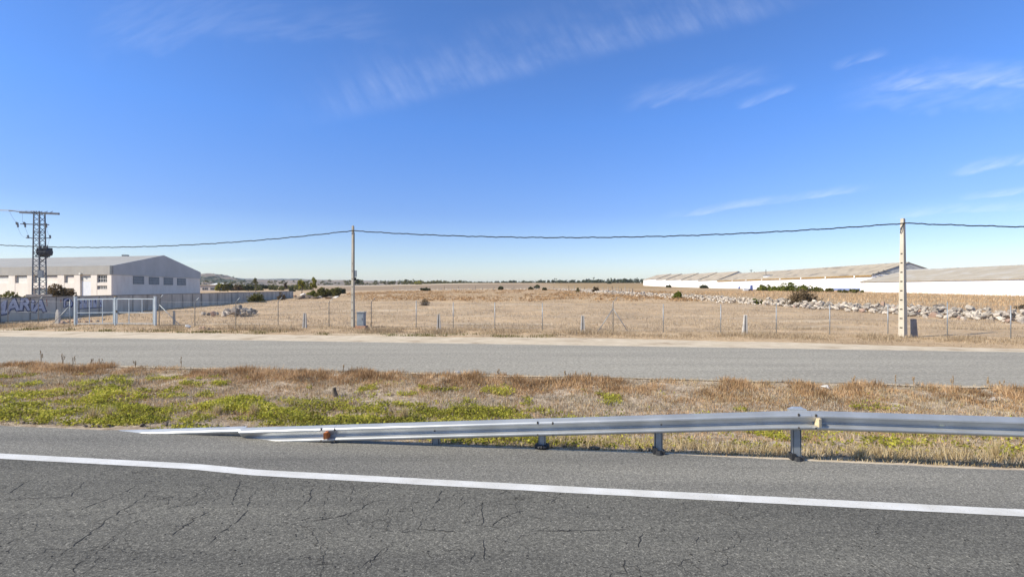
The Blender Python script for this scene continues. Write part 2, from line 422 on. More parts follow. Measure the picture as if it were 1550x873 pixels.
def shrub(name, label, cat, base, w, h, mat, n=900, leaf=.2, k=14, group=None, twigs=0, part='foliage'):
    root = empty(name, base, label, cat, group)
    p, c = dome_points(n, w, h, k); B = np.array(base)
    V, q = leaf_faces(p+B, rng.uniform(.6, 1.3, n)*leaf)
    npmesh(part, V, [q], mat, root, np.repeat(np.clip(rng.normal(.5, .25, n), 0, 1), 4))
    mb = MB()
    for cc in c[:9]:
        q2 = Vector(cc)*.8
        mb.tube([Vector(base)+Vector((0, 0, -.1)), Vector(base)+Vector((q2.x*.4, q2.y*.4, q2.z*.55)), Vector(base)+q2], [.03*h, .02*h, .008*h], 5)
    mb.build('stems', M['bark'], root)
    if twigs:
        d = rng.normal(0, 1, (twigs, 3)); d[:, 2] = np.abs(d[:, 2])*.9+.15; d /= np.linalg.norm(d, axis=1)[:, None]
        L_ = 1/np.sqrt((d[:, 0]/(w*.5))**2+(d[:, 1]/(w*.5))**2+(d[:, 2]/h)**2)*rng.uniform(.6, 1.05, twigs)
        blades('twigs', np.repeat(B[None, :], twigs, 0)+rng.normal(0, .06*w, (twigs, 3))*[1, 1, 0], L_*.85, .022*h+.008, M['l_twig'], root, dirs=d)
    return root
def tree(name, label, base, w, h, trunk_h, mat, n=1600, leaf=.3, k=18, group=None):
    root = empty(name, base, label, 'tree', group); B = Vector(base)
    ch = h-trunk_h
    p, c = dome_points(n, w, ch, k, .36)
    p = p + np.array([0, 0, trunk_h]); c = c + np.array([0, 0, trunk_h])
    V, q = leaf_faces(p+np.array(base), rng.uniform(.6, 1.3, n)*leaf)
    npmesh('crown', V, [q], mat, root, np.repeat(np.clip(rng.normal(.5, .25, n), 0, 1), 4))
    mb = MB(); top = B+Vector((0, 0, trunk_h+ch*.55))
    mb.tube([B+Vector((0, 0, -.3)), B+Vector((.02*h, 0, trunk_h*.6)), top], [.03*h, .022*h, .008*h], 7)
    for cc in c[:10]:
        mb.tube([B+Vector((0, 0, trunk_h*random.uniform(.75, 1.15))), B+Vector(cc)], [.011*h, .004*h], 5)
    mb.build('trunk', M['bark'], root)
    return root
# rocks: a dozen lumps, shared by all copies
def rock_mesh(seed, mat, rough=.32):
    import bmesh
    bm = bmesh.new(); bmesh.ops.create_icosphere(bm, subdivisions=3, radius=1)
    rr = np.random.default_rng(seed)
    planes = [(Vector(rr.normal(0, 1, 3)).normalized(), rr.uniform(.42, .8)) for _ in range(13)]
    for v in bm.verts:
        p = v.co.copy()
        for nrm, d in planes:
            e = p.dot(nrm)-d
            if e > 0: p -= nrm*e*.97
        p *= 1 + rough*.35*(float(fbm(p.x+9*seed, p.y+p.z*1.7, .5, seed))-.5)
        v.co = p
    me = bpy.data.meshes.new('rock'); bm.to_mesh(me); bm.free(); me.materials.append(mat)
    return me
ROCKS = {k: [rock_mesh(10+i, M[k]) for i in range(9)] for k in ('granite', 'rock_grey', 'rock_pink', 'clod', 'white_stone')}
def rock(name, label, cat, kind, p, size, group=None, flat=.7, sink=.25):
    me = random.choice(ROCKS[kind])
    o = bpy.data.objects.new(name, me); COL.objects.link(o)
    sx, sy, sz = size*.5*random.uniform(.8, 1.3), size*.5*random.uniform(.75, 1.1), size*.5*flat*random.uniform(.8, 1.2)
    o.scale = (sx, sy, sz); o.rotation_euler = (random.uniform(-.35, .35), random.uniform(-.35, .35), random.uniform(0, 6.28))
    o.location = (p[0], p[1], p[2]+sz*(.75-sink))
    return tag(o, label, cat, group)

# ------------------------------------------------------------------ ground
def axis(fine, step, lim, g=1.06):
    a = list(np.arange(0, fine, step)); d = step
    while a[-1] < lim:
        d *= g; a.append(a[-1]+d)
    return np.array(a)
ax = axis(26, .3, 6000, 1.055); xs = np.concatenate([-ax[:0:-1], ax])
ay = axis(34, .22, 6000, 1.035); ys = np.concatenate([-axis(4, 1, 400, 1.3)[:0:-1], ay])
GX, GY = np.meshgrid(xs, ys); GZ = H(GX, GY)
nx, ny = len(xs), len(ys)
idx = np.arange(nx*ny).reshape(ny, nx)
quads = np.stack([idx[:-1, :-1], idx[:-1, 1:], idx[1:, 1:], idx[1:, :-1]], -1).reshape(-1, 4)
ground = npmesh('ground', np.stack([GX, GY, GZ-.012], -1).reshape(-1, 3), [quads], M['ground'], smooth=True)
ground['kind'] = 'structure'
gs = (GX*RX+GY*RY).ravel(); gt = (GX*NX+GY*NY).ravel(); gx = GX.ravel(); gy = GY.ravel(); gu = gx/np.maximum(gy, 5)
zone = np.zeros((nx*ny, 4), np.float32); zone[:, 3] = 1
zone[:, 0] = ss(15.5, 14.5, gt)
zone[:, 1] = ss(75, 105, gy)*ss(230, 190, gy)*ss(-.33, -.1, gu) + .7*ss(60, 80, gx)*ss(160, 100, gy)
zone[:, 2] = .55*ss(520, 640, gy)*ss(-.02, -.12, gu)*ss(760, 700, gy)*ss(-.55, -.4, gu)
zf = np.zeros_like(zone); zf[:, 3] = 1
zf[:, 0] = ss(270, 300, gy)*ss(640, 520, gy)*.9*ss(-.5, -.3, gu)*ss(.12, 0, gu)
zf[:, 1] = .8*ss(.03, .12, gu)*ss(240, 300, gy) + .5*ss(28, 50, gx)*ss(30, 50, gy)*ss(0, 6, gx-26-.18*(110-gy))
for nm, arr in (('zone', zone), ('zone_far', zf)):
    a = ground.data.attributes.new(nm, 'FLOAT_COLOR', 'POINT'); a.data.foreach_set('color', arr.ravel())

def strip(name, mat, edge0, edge1, z, s0=-90, s1=90, ds=.18, kind='structure', parent=None, thick=None):
    """sheet between two edge functions t(s)"""
    sv = np.arange(s0, s1+ds, ds); t0 = np.array([edge0(q) for q in sv]); t1 = np.array([edge1(q) for q in sv])
    V = []
    for tt in (t0, t1):
        V.append(np.stack([sv*RX+tt*NX, sv*RY+tt*NY, np.full_like(sv, z)], 1))
    V = np.concatenate(V); n = len(sv); i = np.arange(n-1)
    Fs = [np.stack([i, i+1, n+i+1, n+i], 1)]
    if thick:
        W = V.copy(); W[:, 2] -= thick; o = 2*n; V = np.concatenate([V, W])
        Fs += [np.stack([o+i, o+i+1, i+1, i], 1), np.stack([n+i, n+i+1, o+n+i+1, o+n+i], 1)]
    ob = npmesh(name, V, Fs, mat, parent)
    if kind: ob['kind'] = kind
    return ob
def wob(seed, amp, sc):
    return lambda q: amp*(float(fbm(q, seed*3.7, sc, seed))-.5)*2
w1, w2, w3, w4, w5 = wob(1, .05, 1.1), wob(2, .05, .5), wob(3, .16, 2.2), wob(4, .10, 1.0), wob(5, .5, 3.5)
def edge_main(s):
    # the shoulder's ragged edge steps out where the rail end is buried
    k = float(ss(-6.0, -5.2, s))
    return 7.97 + w1(s) + .5*w2(s) + (1-k)*.10*float(ss(-8.6, -7.6, s))
main_road = strip('main_road', M['lane'], lambda s: -9.5, lambda s: 6.42, .0, -80, 80, .5, thick=.1)
shoulder = strip('road_shoulder', M['shoulder'], lambda s: 6.42, edge_main, .0, -80, 80, .06, thick=.12)
side_road = strip('side_road', M['side'], lambda s: 14.62+w1(s)*1.2+w2(s), lambda s: 22.6+w4(s)*.6, .012, -110, 110, .15, thick=.1)
def sand_far(s):
    return float(np.interp(s, [-60, -28, -12, 0, 8, 16, 24, 40], [26.4, 26.0, 25.7, 25.9, 25.4, 24.0, 23.3, 23.1])) + w5(s)*.7
strip('sand_shoulder', M['sand'], lambda s: 22.2, sand_far, .006, -110, 110, .2)
strip('sand_verge', M['sand'], lambda s: 14.47+w3(s)*2.2, lambda s: 14.75, .005, -60, 60, .15)
strip('edge_dirt', M['sand'], lambda s: 7.9, lambda s: edge_main(s)+.045+w2(s*3)*.9+.05*float(ss(0, 2, s)), -.004, -3.2, 40, .06)
# painted edge line, repainted with a small step to one side
def line_piece(s0, s1, tm, w=.205):
    n1 = wob(9, .006, .25)
    sv = np.arange(s0, s1, .05); V = []
    for sg in (-1, 1):
        tt = np.array([tm(q)+sg*w/2+n1(q+40*sg) for q in sv])
        V.append(np.stack([sv*RX+tt*NX, sv*RY+tt*NY, np.full_like(sv, .005)], 1))
    n = len(sv); i = np.arange(n-1)
    return np.concatenate(V), np.stack([i, i+1, n+i+1, n+i], 1)
sJ = -4.93
Va, Fa = line_piece(-70, 70, lambda q: 6.50 - .10*float(ss(sJ-.7, sJ+.7, q)) + .008*max(0, q))
ln = npmesh('edge_line', Va, [Fa], M['paint']); ln['kind'] = 'structure'
# cracks in the lane
def gp(x, y):
    Y = HC*F/(y-CY); return np.array([(x-CX)/F*Y, Y])
CR = [[(228, 740), (222, 748), (193, 768), (182, 773), (128, 812), (85, 845), (70, 866)], [(319, 773), (294, 785), (275, 799), (259, 810)], [(375, 771), (364, 785), (344, 799), (333, 806), (317, 822)],
      [(366, 727), (355, 748), (348, 770)], [(304, 752), (294, 764), (267, 766), (251, 771)], [(474, 733), (470, 754), (445, 775), (431, 783)], [(561, 760), (534, 775), (503, 783), (470, 789)],
      [(588, 826), (569, 841), (542, 862)], [(126, 729), (104, 752), (62, 754), (8, 756)], [(46, 725), (20, 742), (-5, 756)], [(732, 757), (728, 774), (732, 788), (728, 795)], [(733, 813), (730, 826), (733, 848)],
      [(973, 807), (966, 828)], [(1057, 811), (1054, 821)], [(1165, 813), (1161, 834)], [(945, 847), (950, 868)], [(618, 797), (606, 806), (640, 800), (690, 806)], [(948, 801), (882, 803), (809, 804)], [(210, 734), (170, 752), (120, 772)],
      [(320, 735), (262, 770)], [(670, 742), (655, 768)], [(795, 772), (760, 782), (745, 795)], [(390, 740), (380, 752), (372, 771)], [(140, 838), (118, 852), (112, 866)]]
def walk(p, a, L_, out, depth=0):
    pts = [p]; n = max(3, int(L_/.07))
    for k in range(n):
        a += rng.normal(0, .28); p = p+np.array([math.cos(a), math.sin(a)])*.07; pts.append(p)
        if depth < 2 and rng.uniform() < .10: walk(p, a+rng.choice([-1, 1])*rng.uniform(.6, 1.2), L_*rng.uniform(.25, .55), out, depth+1)
    out.append(pts)
WEB = []
for k in range(300):
    s_, t_ = rng.uniform(-8.5, 7.5), rng.uniform(3.6, 6.25)
    if float(fbm(s_*1.0, t_*1.3, 1.2, 141))+.012*(-s_) < .50: continue
    walk(np.array(st(s_, t_)[:2]), rng.choice([1.15, .75, 2.0, -.1])+rng.normal(0, .3), rng.uniform(.15, .75), WEB)
V = []; Q = []
for ci, pl in enumerate([[gp(*p) for p in pl] for pl in CR]+WEB):
    g = pl; pts = []; fine = .9 if ci < len(CR) else .42
    for a, b in zip(g[:-1], g[1:]):
        m = max(2, int(np.linalg.norm(b-a)/.05))
        for k in range(m):
            pts.append(a+(b-a)*k/m)
    pts.append(g[-1]); pts = np.array(pts); n = len(pts)
    pts[1:-1] += rng.normal(0, .011, (n-2, 2))
    d = np.gradient(pts, axis=0); nn = np.stack([-d[:, 1], d[:, 0]], 1); nn /= np.linalg.norm(nn, axis=1)[:, None]
    wd = (fine*(.0022+.0045*np.abs(rng.normal(0, .8, n))))*np.sin(np.linspace(.1, np.pi-.1, n))**.4
    wd[rng.uniform(0, 1, n) < .16] *= .15
    o = len(V)
    for sg in (-1, 1):
        for p, q, w_ in zip(pts, nn, wd): V.append((*(p+q*w_*sg), .004))
    for k in range(n-1): Q.append((o+k, o+k+1, o+n+k+1, o+n+k))
# pocks where stones have come out
for k in range(900):
    s_, t_ = rng.uniform(-9, 8), rng.uniform(3.9, 6.2); c = st(s_, t_, .004); r = rng.uniform(.004, .013); o = len(V)
    a0 = rng.uniform(0, 6)
    for j in range(4):
        V.append((c.x+r*rng.uniform(.5, 1.5)*math.cos(a0+j*1.57), c.y+r*rng.uniform(.5, 1.5)*math.sin(a0+j*1.57), .004))
    Q.append((o, o+1, o+2, o+3))
cr = npmesh('crack', np.array(V), [np.array(Q)], M['crack'], main_road); cr['kind'] = 'stuff'

# ------------------------------------------------------------------ guardrail
def rail_top(s):
    return .743 if s >= 3.08 else max(-.03, .743-.0662*(3.08-s))
def rail_t(s):
    return 7.80 + .0*(s) + (.09 if s < -5.62 else 0)
front = [(0, .155), (.018, .152), (.075, .118), (.083, .10), (.083, .078), (.076, .064), (.03, .005), (.004, -.035), (.004, -.046), (.03, -.058), (.074, -.072), (.083, -.084), (.083, -.10), (.075, -.118), (.018, -.152), (0, -.155)]
front = [(d*1.2, h*.87) for d, h in front]
prof = front + [(d-.005, h) for d, h in reversed(front)]
guard = empty('guardrail', st(3.08, 8.0, 0), 'galvanised steel guardrail beside the near road, its left end sloping into the ground', 'guardrail')
def beam(s0, s1, off=0.0, dz=0.0):
    fr = []
    for q in np.linspace(s0, s1, 9):
        fr.append((st(q, rail_t((s0+s1)/2)+.095-off, rail_top(q)-.135+dz), (-NX, -NY, 0)))
    mb = MB(); mb.sweep(prof, fr)
    return mb.build('rail_beam', M['galv'], guard)
for k, (a, b) in enumerate([(-8.4, -5.66), (-5.68, -4.0), (-4.2, -.5), (-.75, 3.2), (2.95, 7.2), (6.95, 11.2), (10.95, 15.2), (14.95, 19.2)]):
    beam(a, b, .006*(k % 2), .0)
for s_ in (3.08, 1.12, -.65, -2.36, -4.17, 7.08, 11.08, 15.08):
    zt = rail_top(s_); mb = MB(); c = st(s_, 8.02)
    # C-shaped post: web and two flanges
    hh = max(.1, zt-.07)+.25
    for (dx, dy, sx, sy) in ((0, .045, .11, .006), (-.055, 0, .006, .09), (.055, 0, .006, .09)):
        o = st(s_+dx, 8.02+dy)
        mb.box((o.x, o.y, hh/2-.25), (sx, sy, hh), -RA)
    o = st(s_, 8.02-.04); mb.box((o.x, o.y, hh/2-.25), (.085, .006, hh), -RA)
    p = mb.build('post', M['galv_post'], guard)
    if s_ in (3.08, 7.08, 11.08, 15.08):
        mb = MB(); o = st(s_-.02, 7.93, zt-.07); mb.box(o, (.24, .075, .17), -RA)
        o2 = st(s_-.02, 7.94, zt+.022); mb.hexa([st(s_-.14, 7.9, zt+.0), st(s_+.1, 7.9, zt+.0), st(s_+.1, 7.99, zt+.0), st(s_-.14, 7.99, zt+.0)], [st(s_-.07, 7.91, zt+.035), st(s_+.05, 7.91, zt+.035), st(s_+.05, 7.98, zt+.035), st(s_-.07, 7.98, zt+.035)])
        mb.build('spacer', M['galv'], guard)
    mb = MB()
    if s_ == -.65:
        for k in range(16):
            a = 2*math.pi*k/16; b = 2*math.pi*(k+1)/16
            mb.tube([Vector((c.x+.085*math.cos(q), c.y+.085*math.sin(q), .035)) for q in (a, b)], .036, 8, False)
        mb.build('rubber_collar', M['black_plastic'], p)
    elif s_ > 0:
        o = st(s_-.055, 8.0, .03); mb.box(o, (.06, .12, .13), -RA); o = st(s_+.055, 8.0, .01); mb.box(o, (.07, .12, .09), -RA)
        mb.tube([st(s_, 7.95, .0), st(s_, 7.95, .055)], [.06, .04], 8)
        mb.build('base_clamp', M['black_plastic'], p)
    mb = MB()
    joint = s_ in (3.08, -.65, -4.17, 7.08, 11.08, 15.08)
    for ds in ((-.07, .16) if joint else (0,)):
        for dh in ((-.035, .0), (-.05, -.155), (-.225, -.155)) if joint else ((-.135, 0),):
            zz = zt + dh[0] - .0662*ds*(1 if s_ >= 3.08 else -1)*0
            td = .0 if dh[0] > -.1 and joint else (.0 if joint else .068)
            o = st(s_+ds+.02, 7.797+td, zz); o2 = st(s_+ds+.02, 7.785+td, zz); mb = MB()
            mb.tube([o2, o], .014, 8); mb.build('bolt', M['bolt'], guard)
for s_, mt, hgt in ((-4.13, 'orange', .105), (3.28, 'amber', .115)):
    zt = rail_top(s_) - .135; mb = MB()
    b = [st(s_-.012, 7.715), st(s_+.03, 7.735), st(s_+.03, 7.865), st(s_-.012, 7.865)]
    mb.hexa([q+Vector((0, 0, zt-hgt/2)) for q in b], [q+Vector((0, 0, zt+hgt/2)) for q in b])
    rf = mb.build('reflector', M[mt], guard); rf['label'] = 'orange reflector fixed in the groove of the low rail' if mt == 'orange' else 'bleached cream reflector in the groove beside the tall post'
mb = MB(); o = st(4.92, 7.866, rail_top(5)-.14); mb.box(o, (.06, .006, .018), -RA); mb.build('sticker', M['label'], guard)

# ------------------------------------------------------------------ verge vegetation (uncountable: one object per kind)
def scatter(n, s0, s1, t0, t1):
    s_ = rng.uniform(s0, s1, n); t_ = rng.uniform(t0, t1, n)
    return s_, t_, s_*RX+t_*NX, s_*RY+t_*NY
def keep(mask, *a):
    return [q[mask] for q in a]
VL = 18
# green leafy weeds
s_, t_, X, Y = scatter(1000000, -VL, 14, 8.12, 13.6)
pat = fbm(s_, t_*1.5, 1.1, 21); pat2 = fbm(s_, t_, 3.2, 22)
side = np.interp(s_, [-20, -4, -1.5, 0, 3, 14], [1, 1, 1, .34, .18, .15])
band = ss(8.05, 8.3, t_)*ss(12.0, 10.9, t_+np.interp(s_, [-16, -8, 0], [.9, .2, .0]))
pat3 = fbm(s_, t_, .35, 23); den = band*side*ss(.37, .54, pat*.6+pat2*.4+.08*ss(-.5, -2, s_))*(1-ss(0, 2, s_)*ss(9.0, 8.4, t_))*ss(.34, .60, pat3)*(.4+.6*ss(.42, .6, fbm(s_*.6, t_*2.2, .45, 25)))
den = np.maximum(den, .5*ss(.60, .68, fbm(s_, t_*1.4, .7, 26))*ss(13.6, 12.8, t_)*ss(9, 2, s_)*np.maximum(ss(8.9, 9.5, t_), ss(0, -2, s_)))
m_ = rng.uniform(0, 1, len(s_)) < den*.42
s_, t_, X, Y, pat = keep(m_, s_, t_, X, Y, pat)
Z = H(X, Y); hh = rng.uniform(.0, .075, len(X))*(.35+1.5*ss(.42, .75, pat))
P = np.repeat(np.stack([X, Y, Z+hh], 1), 2, 0) + rng.normal(0, .022, (2*len(X), 3))
Vv, q = leaf_faces(P, rng.uniform(.025, .065, len(P)))
rn = np.clip(np.repeat(rng.normal(.45, .2, len(X))+.9*(fbm(X, Y, .5, 24)-.5), 2), 0, 1)
npmesh('green_weeds', Vv, [q], M['g_green'], None, np.repeat(rn, 4))['kind'] = 'stuff'
tag(bpy.data.objects['green_weeds'], 'bright green low weeds covering the near half of the verge', 'weeds')
# rust and brown weeds along the far edge of the verge
s_, t_, X, Y = scatter(620000, -VL-2, VL+2, 9.4, 14.72)
pat = .6*fbm(s_, t_, .8, 31)+.4*fbm(s_, t_, .3, 32)
den = (ss(12.0, 13.6, t_)*.75+.30)*ss(.30, .62, pat)*ss(14.75, 14.45, t_+.5*(fbm(s_, t_*0, .9, 33)-.5))
m_ = rng.uniform(0, 1, len(s_)) < den*.62
s_, t_, X, Y, pat = keep(m_, s_, t_, X, Y, pat); Z = H(X, Y)
tall = ss(13.0, 14.0, t_)
ln_ = rng.uniform(.05, .19, len(X))*(.55+.8*tall*ss(.4, .65, pat))
blades('rust_weeds', np.stack([X, Y, Z-.015], 1), ln_, rng.uniform(.008, .016, len(X)), M['g_red'], lean=.8, rnd=rng.normal(.5, .2, len(X))+1.3*(fbm(X, Y, .45, 34)-.5))['kind'] = 'stuff'
tag(bpy.data.objects['rust_weeds'], 'rust brown dry weeds along the far half of the verge', 'weeds')
# straw and grey grass everywhere, thick under the rail on the right
s_, t_, X, Y = scatter(800000, -VL-2, VL+2, 8.02, 14.6)
pat = .55*fbm(s_, t_*1.3, .9, 41)+.45*fbm(s_, t_*1.3, .3, 42); near = ss(9.6, 8.3, t_)*ss(-4, -1, s_)
den = (.22+.6*near+.10*ss(0, 4, s_))*ss(.36, .62, pat+.1*near)
m_ = rng.uniform(0, 1, len(s_)) < den*.55
s_, t_, X, Y, near = keep(m_, s_, t_, X, Y, near); Z = H(X, Y)
ln_ = rng.uniform(.05, .18, len(X))*(.8+.35*near); ln_ = np.where((t_ < 8.25), ln_*.5, ln_)
blades('straw_grass', np.stack([X, Y, Z-.015], 1), ln_, rng.uniform(.006, .012, len(X)), M['g_straw'], lean=.95)['kind'] = 'stuff'
tag(bpy.data.objects['straw_grass'], 'dry straw coloured grass under the guardrail and across the verge', 'grass')
s_, t_, X, Y = scatter(420000, -VL-2, VL+2, 8.3, 14.4)
pat = fbm(s_, t_*1.6, .7, 51)
m_ = rng.uniform(0, 1, len(s_)) < .5*ss(.42, .62, pat)*(.35+.65*ss(10, 11.5, t_))
s_, t_, X, Y = keep(m_, s_, t_, X, Y); Z = H(X, Y)
blades('grey_litter', np.stack([X, Y, Z-.01], 1), rng.uniform(.04, .13, len(X)), rng.uniform(.006, .013, len(X)), M['g_grey'], lean=1.1)['kind'] = 'stuff'
tag(bpy.data.objects['grey_litter'], 'grey dead stalks lying over bare soil of the verge', 'dead grass')
# shaggy dry grass along the fence foot
s_, t_, X, Y = scatter(260000, -50, 42, 24.2, 33)
sf = np.array([0.0]); far_e = np.interp(s_, [-60, -28, -12, 0, 8, 16, 24, 40], [26.4, 26.0, 25.7, 25.9, 25.4, 24.0, 23.3, 23.1])
ridge_t = np.interp(s_, [-50, -30, -10, 10, 22, 40], [29.2, 28.6, 28.6, 28.4, 27.2, 26.2])
pat = fbm(s_, t_, 1.6, 61); pat2 = fbm(s_, t_, .5, 62)
den = ss(.15, .8, t_-far_e)*(np.exp(-((t_-ridge_t)/1.35)**2)+.2)*ss(.25, .6, pat)
gate_gap = ss(-33.5, -32.5, s_)*ss(-27, -28, s_)
m_ = rng.uniform(0, 1, len(s_)) < den*.6*(1-.75*gate_gap)
s_, t_, X, Y, pat, pat2, rt = keep(m_, s_, t_, X, Y, pat, pat2, ridge_t); Z = H(X, Y)
ln_ = rng.uniform(.12, .36, len(X))*(.35+.8*ss(.35, .7, pat)*np.exp(-((t_-rt)/1.5)**2))
blades('fence_grass', np.stack([X, Y, Z-.02], 1), ln_, rng.uniform(.012, .022, len(X)), M['g_fence'], lean=.65, rnd=rng.normal(.5, .25, len(X))-.35*ss(.5, .75, pat2))['kind'] = 'stuff'
tag(bpy.data.objects['fence_grass'], 'shaggy dry grass along the foot of the wire fence', 'grass')
s_, t_, X, Y = scatter(60000, -34, 4, 25.5, 29)
pat = fbm(s_, t_, 2.0, 71); fe = np.interp(s_, [-60, -28, -12, 0, 8], [26.4, 26.0, 25.7, 25.9, 25.4])
m_ = (rng.uniform(0, 1, len(s_)) < .5*ss(.5, .68, pat)*np.exp(-((t_-fe-.8)/.7)**2)*ss(4, -6, s_))
s_, t_, X, Y = keep(m_, s_, t_, X, Y); Z = H(X, Y)
blades('olive_weeds', np.stack([X, Y, Z-.02], 1), rng.uniform(.06, .2, len(X)), .024, M['l_olive'], lean=.7, rnd=rng.uniform(.4, 1, len(X)))['kind'] = 'stuff'
tag(bpy.data.objects['olive_weeds'], 'dull green weeds between the sand strip and the fence', 'weeds')
# stubble on the field
n = 150000
Y = 31 + 110*rng.uniform(0, 1, n)**1.7; X = Y*rng.uniform(-1.05, 1.05, n)
pat = fbm(X, Y, 2.2, 81)
ok = (rng.uniform(0, 1, n) < ss(.3, .65, pat)) & (X > -38-.184*(Y-38)+.6) & (X*NX+Y*NY > 30)
X, Y = X[ok], Y[ok]; Z = H(X, Y)
blades('field_stubble', np.stack([X, Y, Z-.02], 1), rng.uniform(.06, .2, len(X))*(1+Y/160), (.02+Y*.0004)*.8, M['g_fence'], lean=.9, rnd=rng.normal(.55, .22, len(X)))['kind'] = 'stuff'
tag(bpy.data.objects['field_stubble'], 'short dry stubble over the open field', 'stubble')
# brown weed clumps in the middle of the field
n = 3000
Y = rng.uniform(78, 215, n); X = Y*rng.uniform(-.32, .40, n); pat = fbm(X, Y, 11, 91); pat2 = fbm(X, Y, 3, 92)
ok = (pat*.6+pat2*.4 > .545-.10*ss(-.1, .1, X/Y)*ss(130, 95, Y)) & (X < 29+.184*(110-Y)+25*ss(110, 115, Y))
X, Y = X[ok], Y[ok]; k = 26; n = len(X)
P = np.repeat(np.stack([X, Y, H(X, Y)], 1), k, 0) + rng.normal(0, 1, (n*k, 3))*np.repeat(rng.uniform(.25, .75, n), k)[:, None]*[1, 1, .32] + [0, 0, .12]
Vv, q = leaf_faces(P, rng.uniform(.14, .32, n*k))
o = npmesh('field_weeds', Vv, [q], M['g_red'], None, np.repeat(np.clip(rng.normal(.45, .2, n*k), 0, 1), 4)); tag(o, 'low rust brown weed clumps dotted over the middle of the field', 'weeds', kind='stuff')
# brown grass below the white barns on the right
n = 26000
Y = rng.uniform(44, 170, n); X = 36+Y*.1+rng.uniform(0, 90, n); pat = fbm(X, Y, 5, 95)
ok = (X < 115) & (pat > .42) & (X > 33+.184*(110-Y)) & (X/Y < 1.1)
X, Y = X[ok], Y[ok]
blades('barn_grass', np.stack([X, Y, H(X, Y)-.03], 1), rng.uniform(.25, .7, len(X)), .07, M['g_red'], lean=.6, rnd=rng.normal(.75, .2, len(X)))['kind'] = 'stuff'
tag(bpy.data.objects['barn_grass'], 'tall tawny grass between the stone row and the white barns', 'grass')
# single weeds and tufts that can be told from the grass
def stalk_plant(name, label, cat, base, h, mat, group, nst=5, twig=True):
    root = empty(name, base, label, cat, group); B = np.array(base)
    mb = MB(); tips = []
    for k in range(nst):
        a = random.uniform(0, 6.28); r = random.uniform(.05, .25)*h; hh = h*random.uniform(.6, 1)
        e = Vector(base)+Vector((math.cos(a)*r, math.sin(a)*r, hh)); mb.tube([Vector(base)-Vector((0, 0, .03)), Vector(base)+Vector((math.cos(a)*r*.3, math.sin(a)*r*.3, hh*.6)), e], [.006, .005, .003], 4)
        tips.append(e)
    mb.build('stem', mat, root)
    for tip in tips[:3]:
        mb = MB(); mb.tube([tip+Vector((random.gauss(0, .008), random.gauss(0, .008), (k-3)*.035*(h+.3))) for k in range(6)], [.004, .012, .008, .016, .01, .003], 5)
        mb.build('seed_head', M['stalk'], root)
GW = 'dry weeds along the near edge of the side road'
for x, yt in ((62, 528), (95, 534), (110, 538), (137, 541), (152, 543), (275, 541), (755, 558), (855, 562), (870, 563), (892, 565), (1290, 567), (1356, 567), (1383, 570), (1441, 569), (1498, 571), (1517, 574), (205, 545), (520, 553)):
    t0 = 14.45; u = (x-CX)/F; Yd = t0/(u*NX+NY); b = Vector((u*Yd, Yd, Hf(u*Yd, Yd)))
    h = min(.62, max(.2, HC+(CY-yt)/F*Yd-b.z))
    stalk_plant('dry_weed', 'thin dry weed stalk standing on the verge at the near edge of the side road', 'weed', b, h, M['stalk'], GW, random.randint(2, 5))
GT = 'straw tufts on the green verge'
for x, y, h, lab in ((141, 633, .38, 'large fan shaped straw tuft among the green weeds on the left'), (168, 628, .3, 'smaller straw tuft just right of the large fan shaped tuft'), (330, 618, .28, 'straw tuft in the green weeds above the buried rail end'), (385, 616, .3, 'thin straw tuft above the low end of the guardrail'), (612, 620, .3, 'straw tuft in the bright green weeds above the middle of the guardrail'), (1505, 688, .34, 'leaning straw tuft under the right end of the guardrail'), (1300, 690, .22, 'short straw tuft at the asphalt edge right of the tall post')):
    p = gp(x, y); b = (p[0], p[1], Hf(*p)); nb = 130
    root = empty('straw_tuft', b, lab, 'grass tuft', GT)
    blades('blades', np.array(b)+rng.normal(0, .035, (nb, 3))*[1, 1, 0], rng.uniform(.5, 1.05, nb)*h, .008, M['g_straw'], root, lean=.42, rnd=rng.uniform(.3, 1, nb))
# clods and stones on the verge
GC = 'dirt clods along the asphalt edge'
for x, y, s_ in ((35, 640, .16), (52, 641, .12), (126, 645, .14), (140, 644, .2), (150, 645, .12), (165, 644, .16), (215, 643, .18), (250, 641, .2), (252, 636, .14), (268, 640, .15), (298, 640, .2), (312, 641, .14), (328, 640, .2), (345, 641, .16), (366, 642, .18), (386, 643, .14), (720, 671, .1), (732, 669, .13), (855, 674, .12), (873, 672, .14), (895, 680, .15), (902, 678, .2), (970, 683, .14), (985, 682, .16), (1245, 677, .14), (1290, 674, .18), (1310, 676, .16), (1332, 679, .14), (1018, 680, .13), (820, 673, .1)):
    Y0 = HC*F/(y-CY); X0 = (x-CX)/F*Y0; t0 = X0*NX+Y0*NY
    if t0 < 8.16: X0 += NX*(8.16-t0); Y0 += NY*(8.16-t0)
    rock('dirt_clod', 'brown dirt clod lying on the verge beside the asphalt edge', 'clod', 'clod', (X0, Y0, Hf(X0, Y0)), s_*.62, GC, .6, .35)
for x, y, s_, lab in ((1250, 584, .22, 'pale white stone on the verge by the side road, above the tall guardrail post'), (691, 564, .17, 'small white stone at the near edge of the side road, left of the middle'), (1503, 598, .2, 'grey stone in the rust weeds above the right end of the guardrail')):
    p = gp(x, y); rock('stone', lab, 'stone', 'white_stone' if s_ != .2 else 'rock_grey', (p[0], p[1], Hf(*p)), s_)
p = gp(507, 588); mb = MB(); zz = Hf(*p)
mb.tube([(p[0]+.02*math.cos(k), p[1], zz-.1+.1*k) for k in range(4)], [.06, .065, .05, .045], 8)
mb.build('stump', M['bark'], None, origin=(p[0], p[1], zz)); tag(bpy.data.objects['stump'], 'short dark wooden stump on the bare soil of the verge', 'stump')

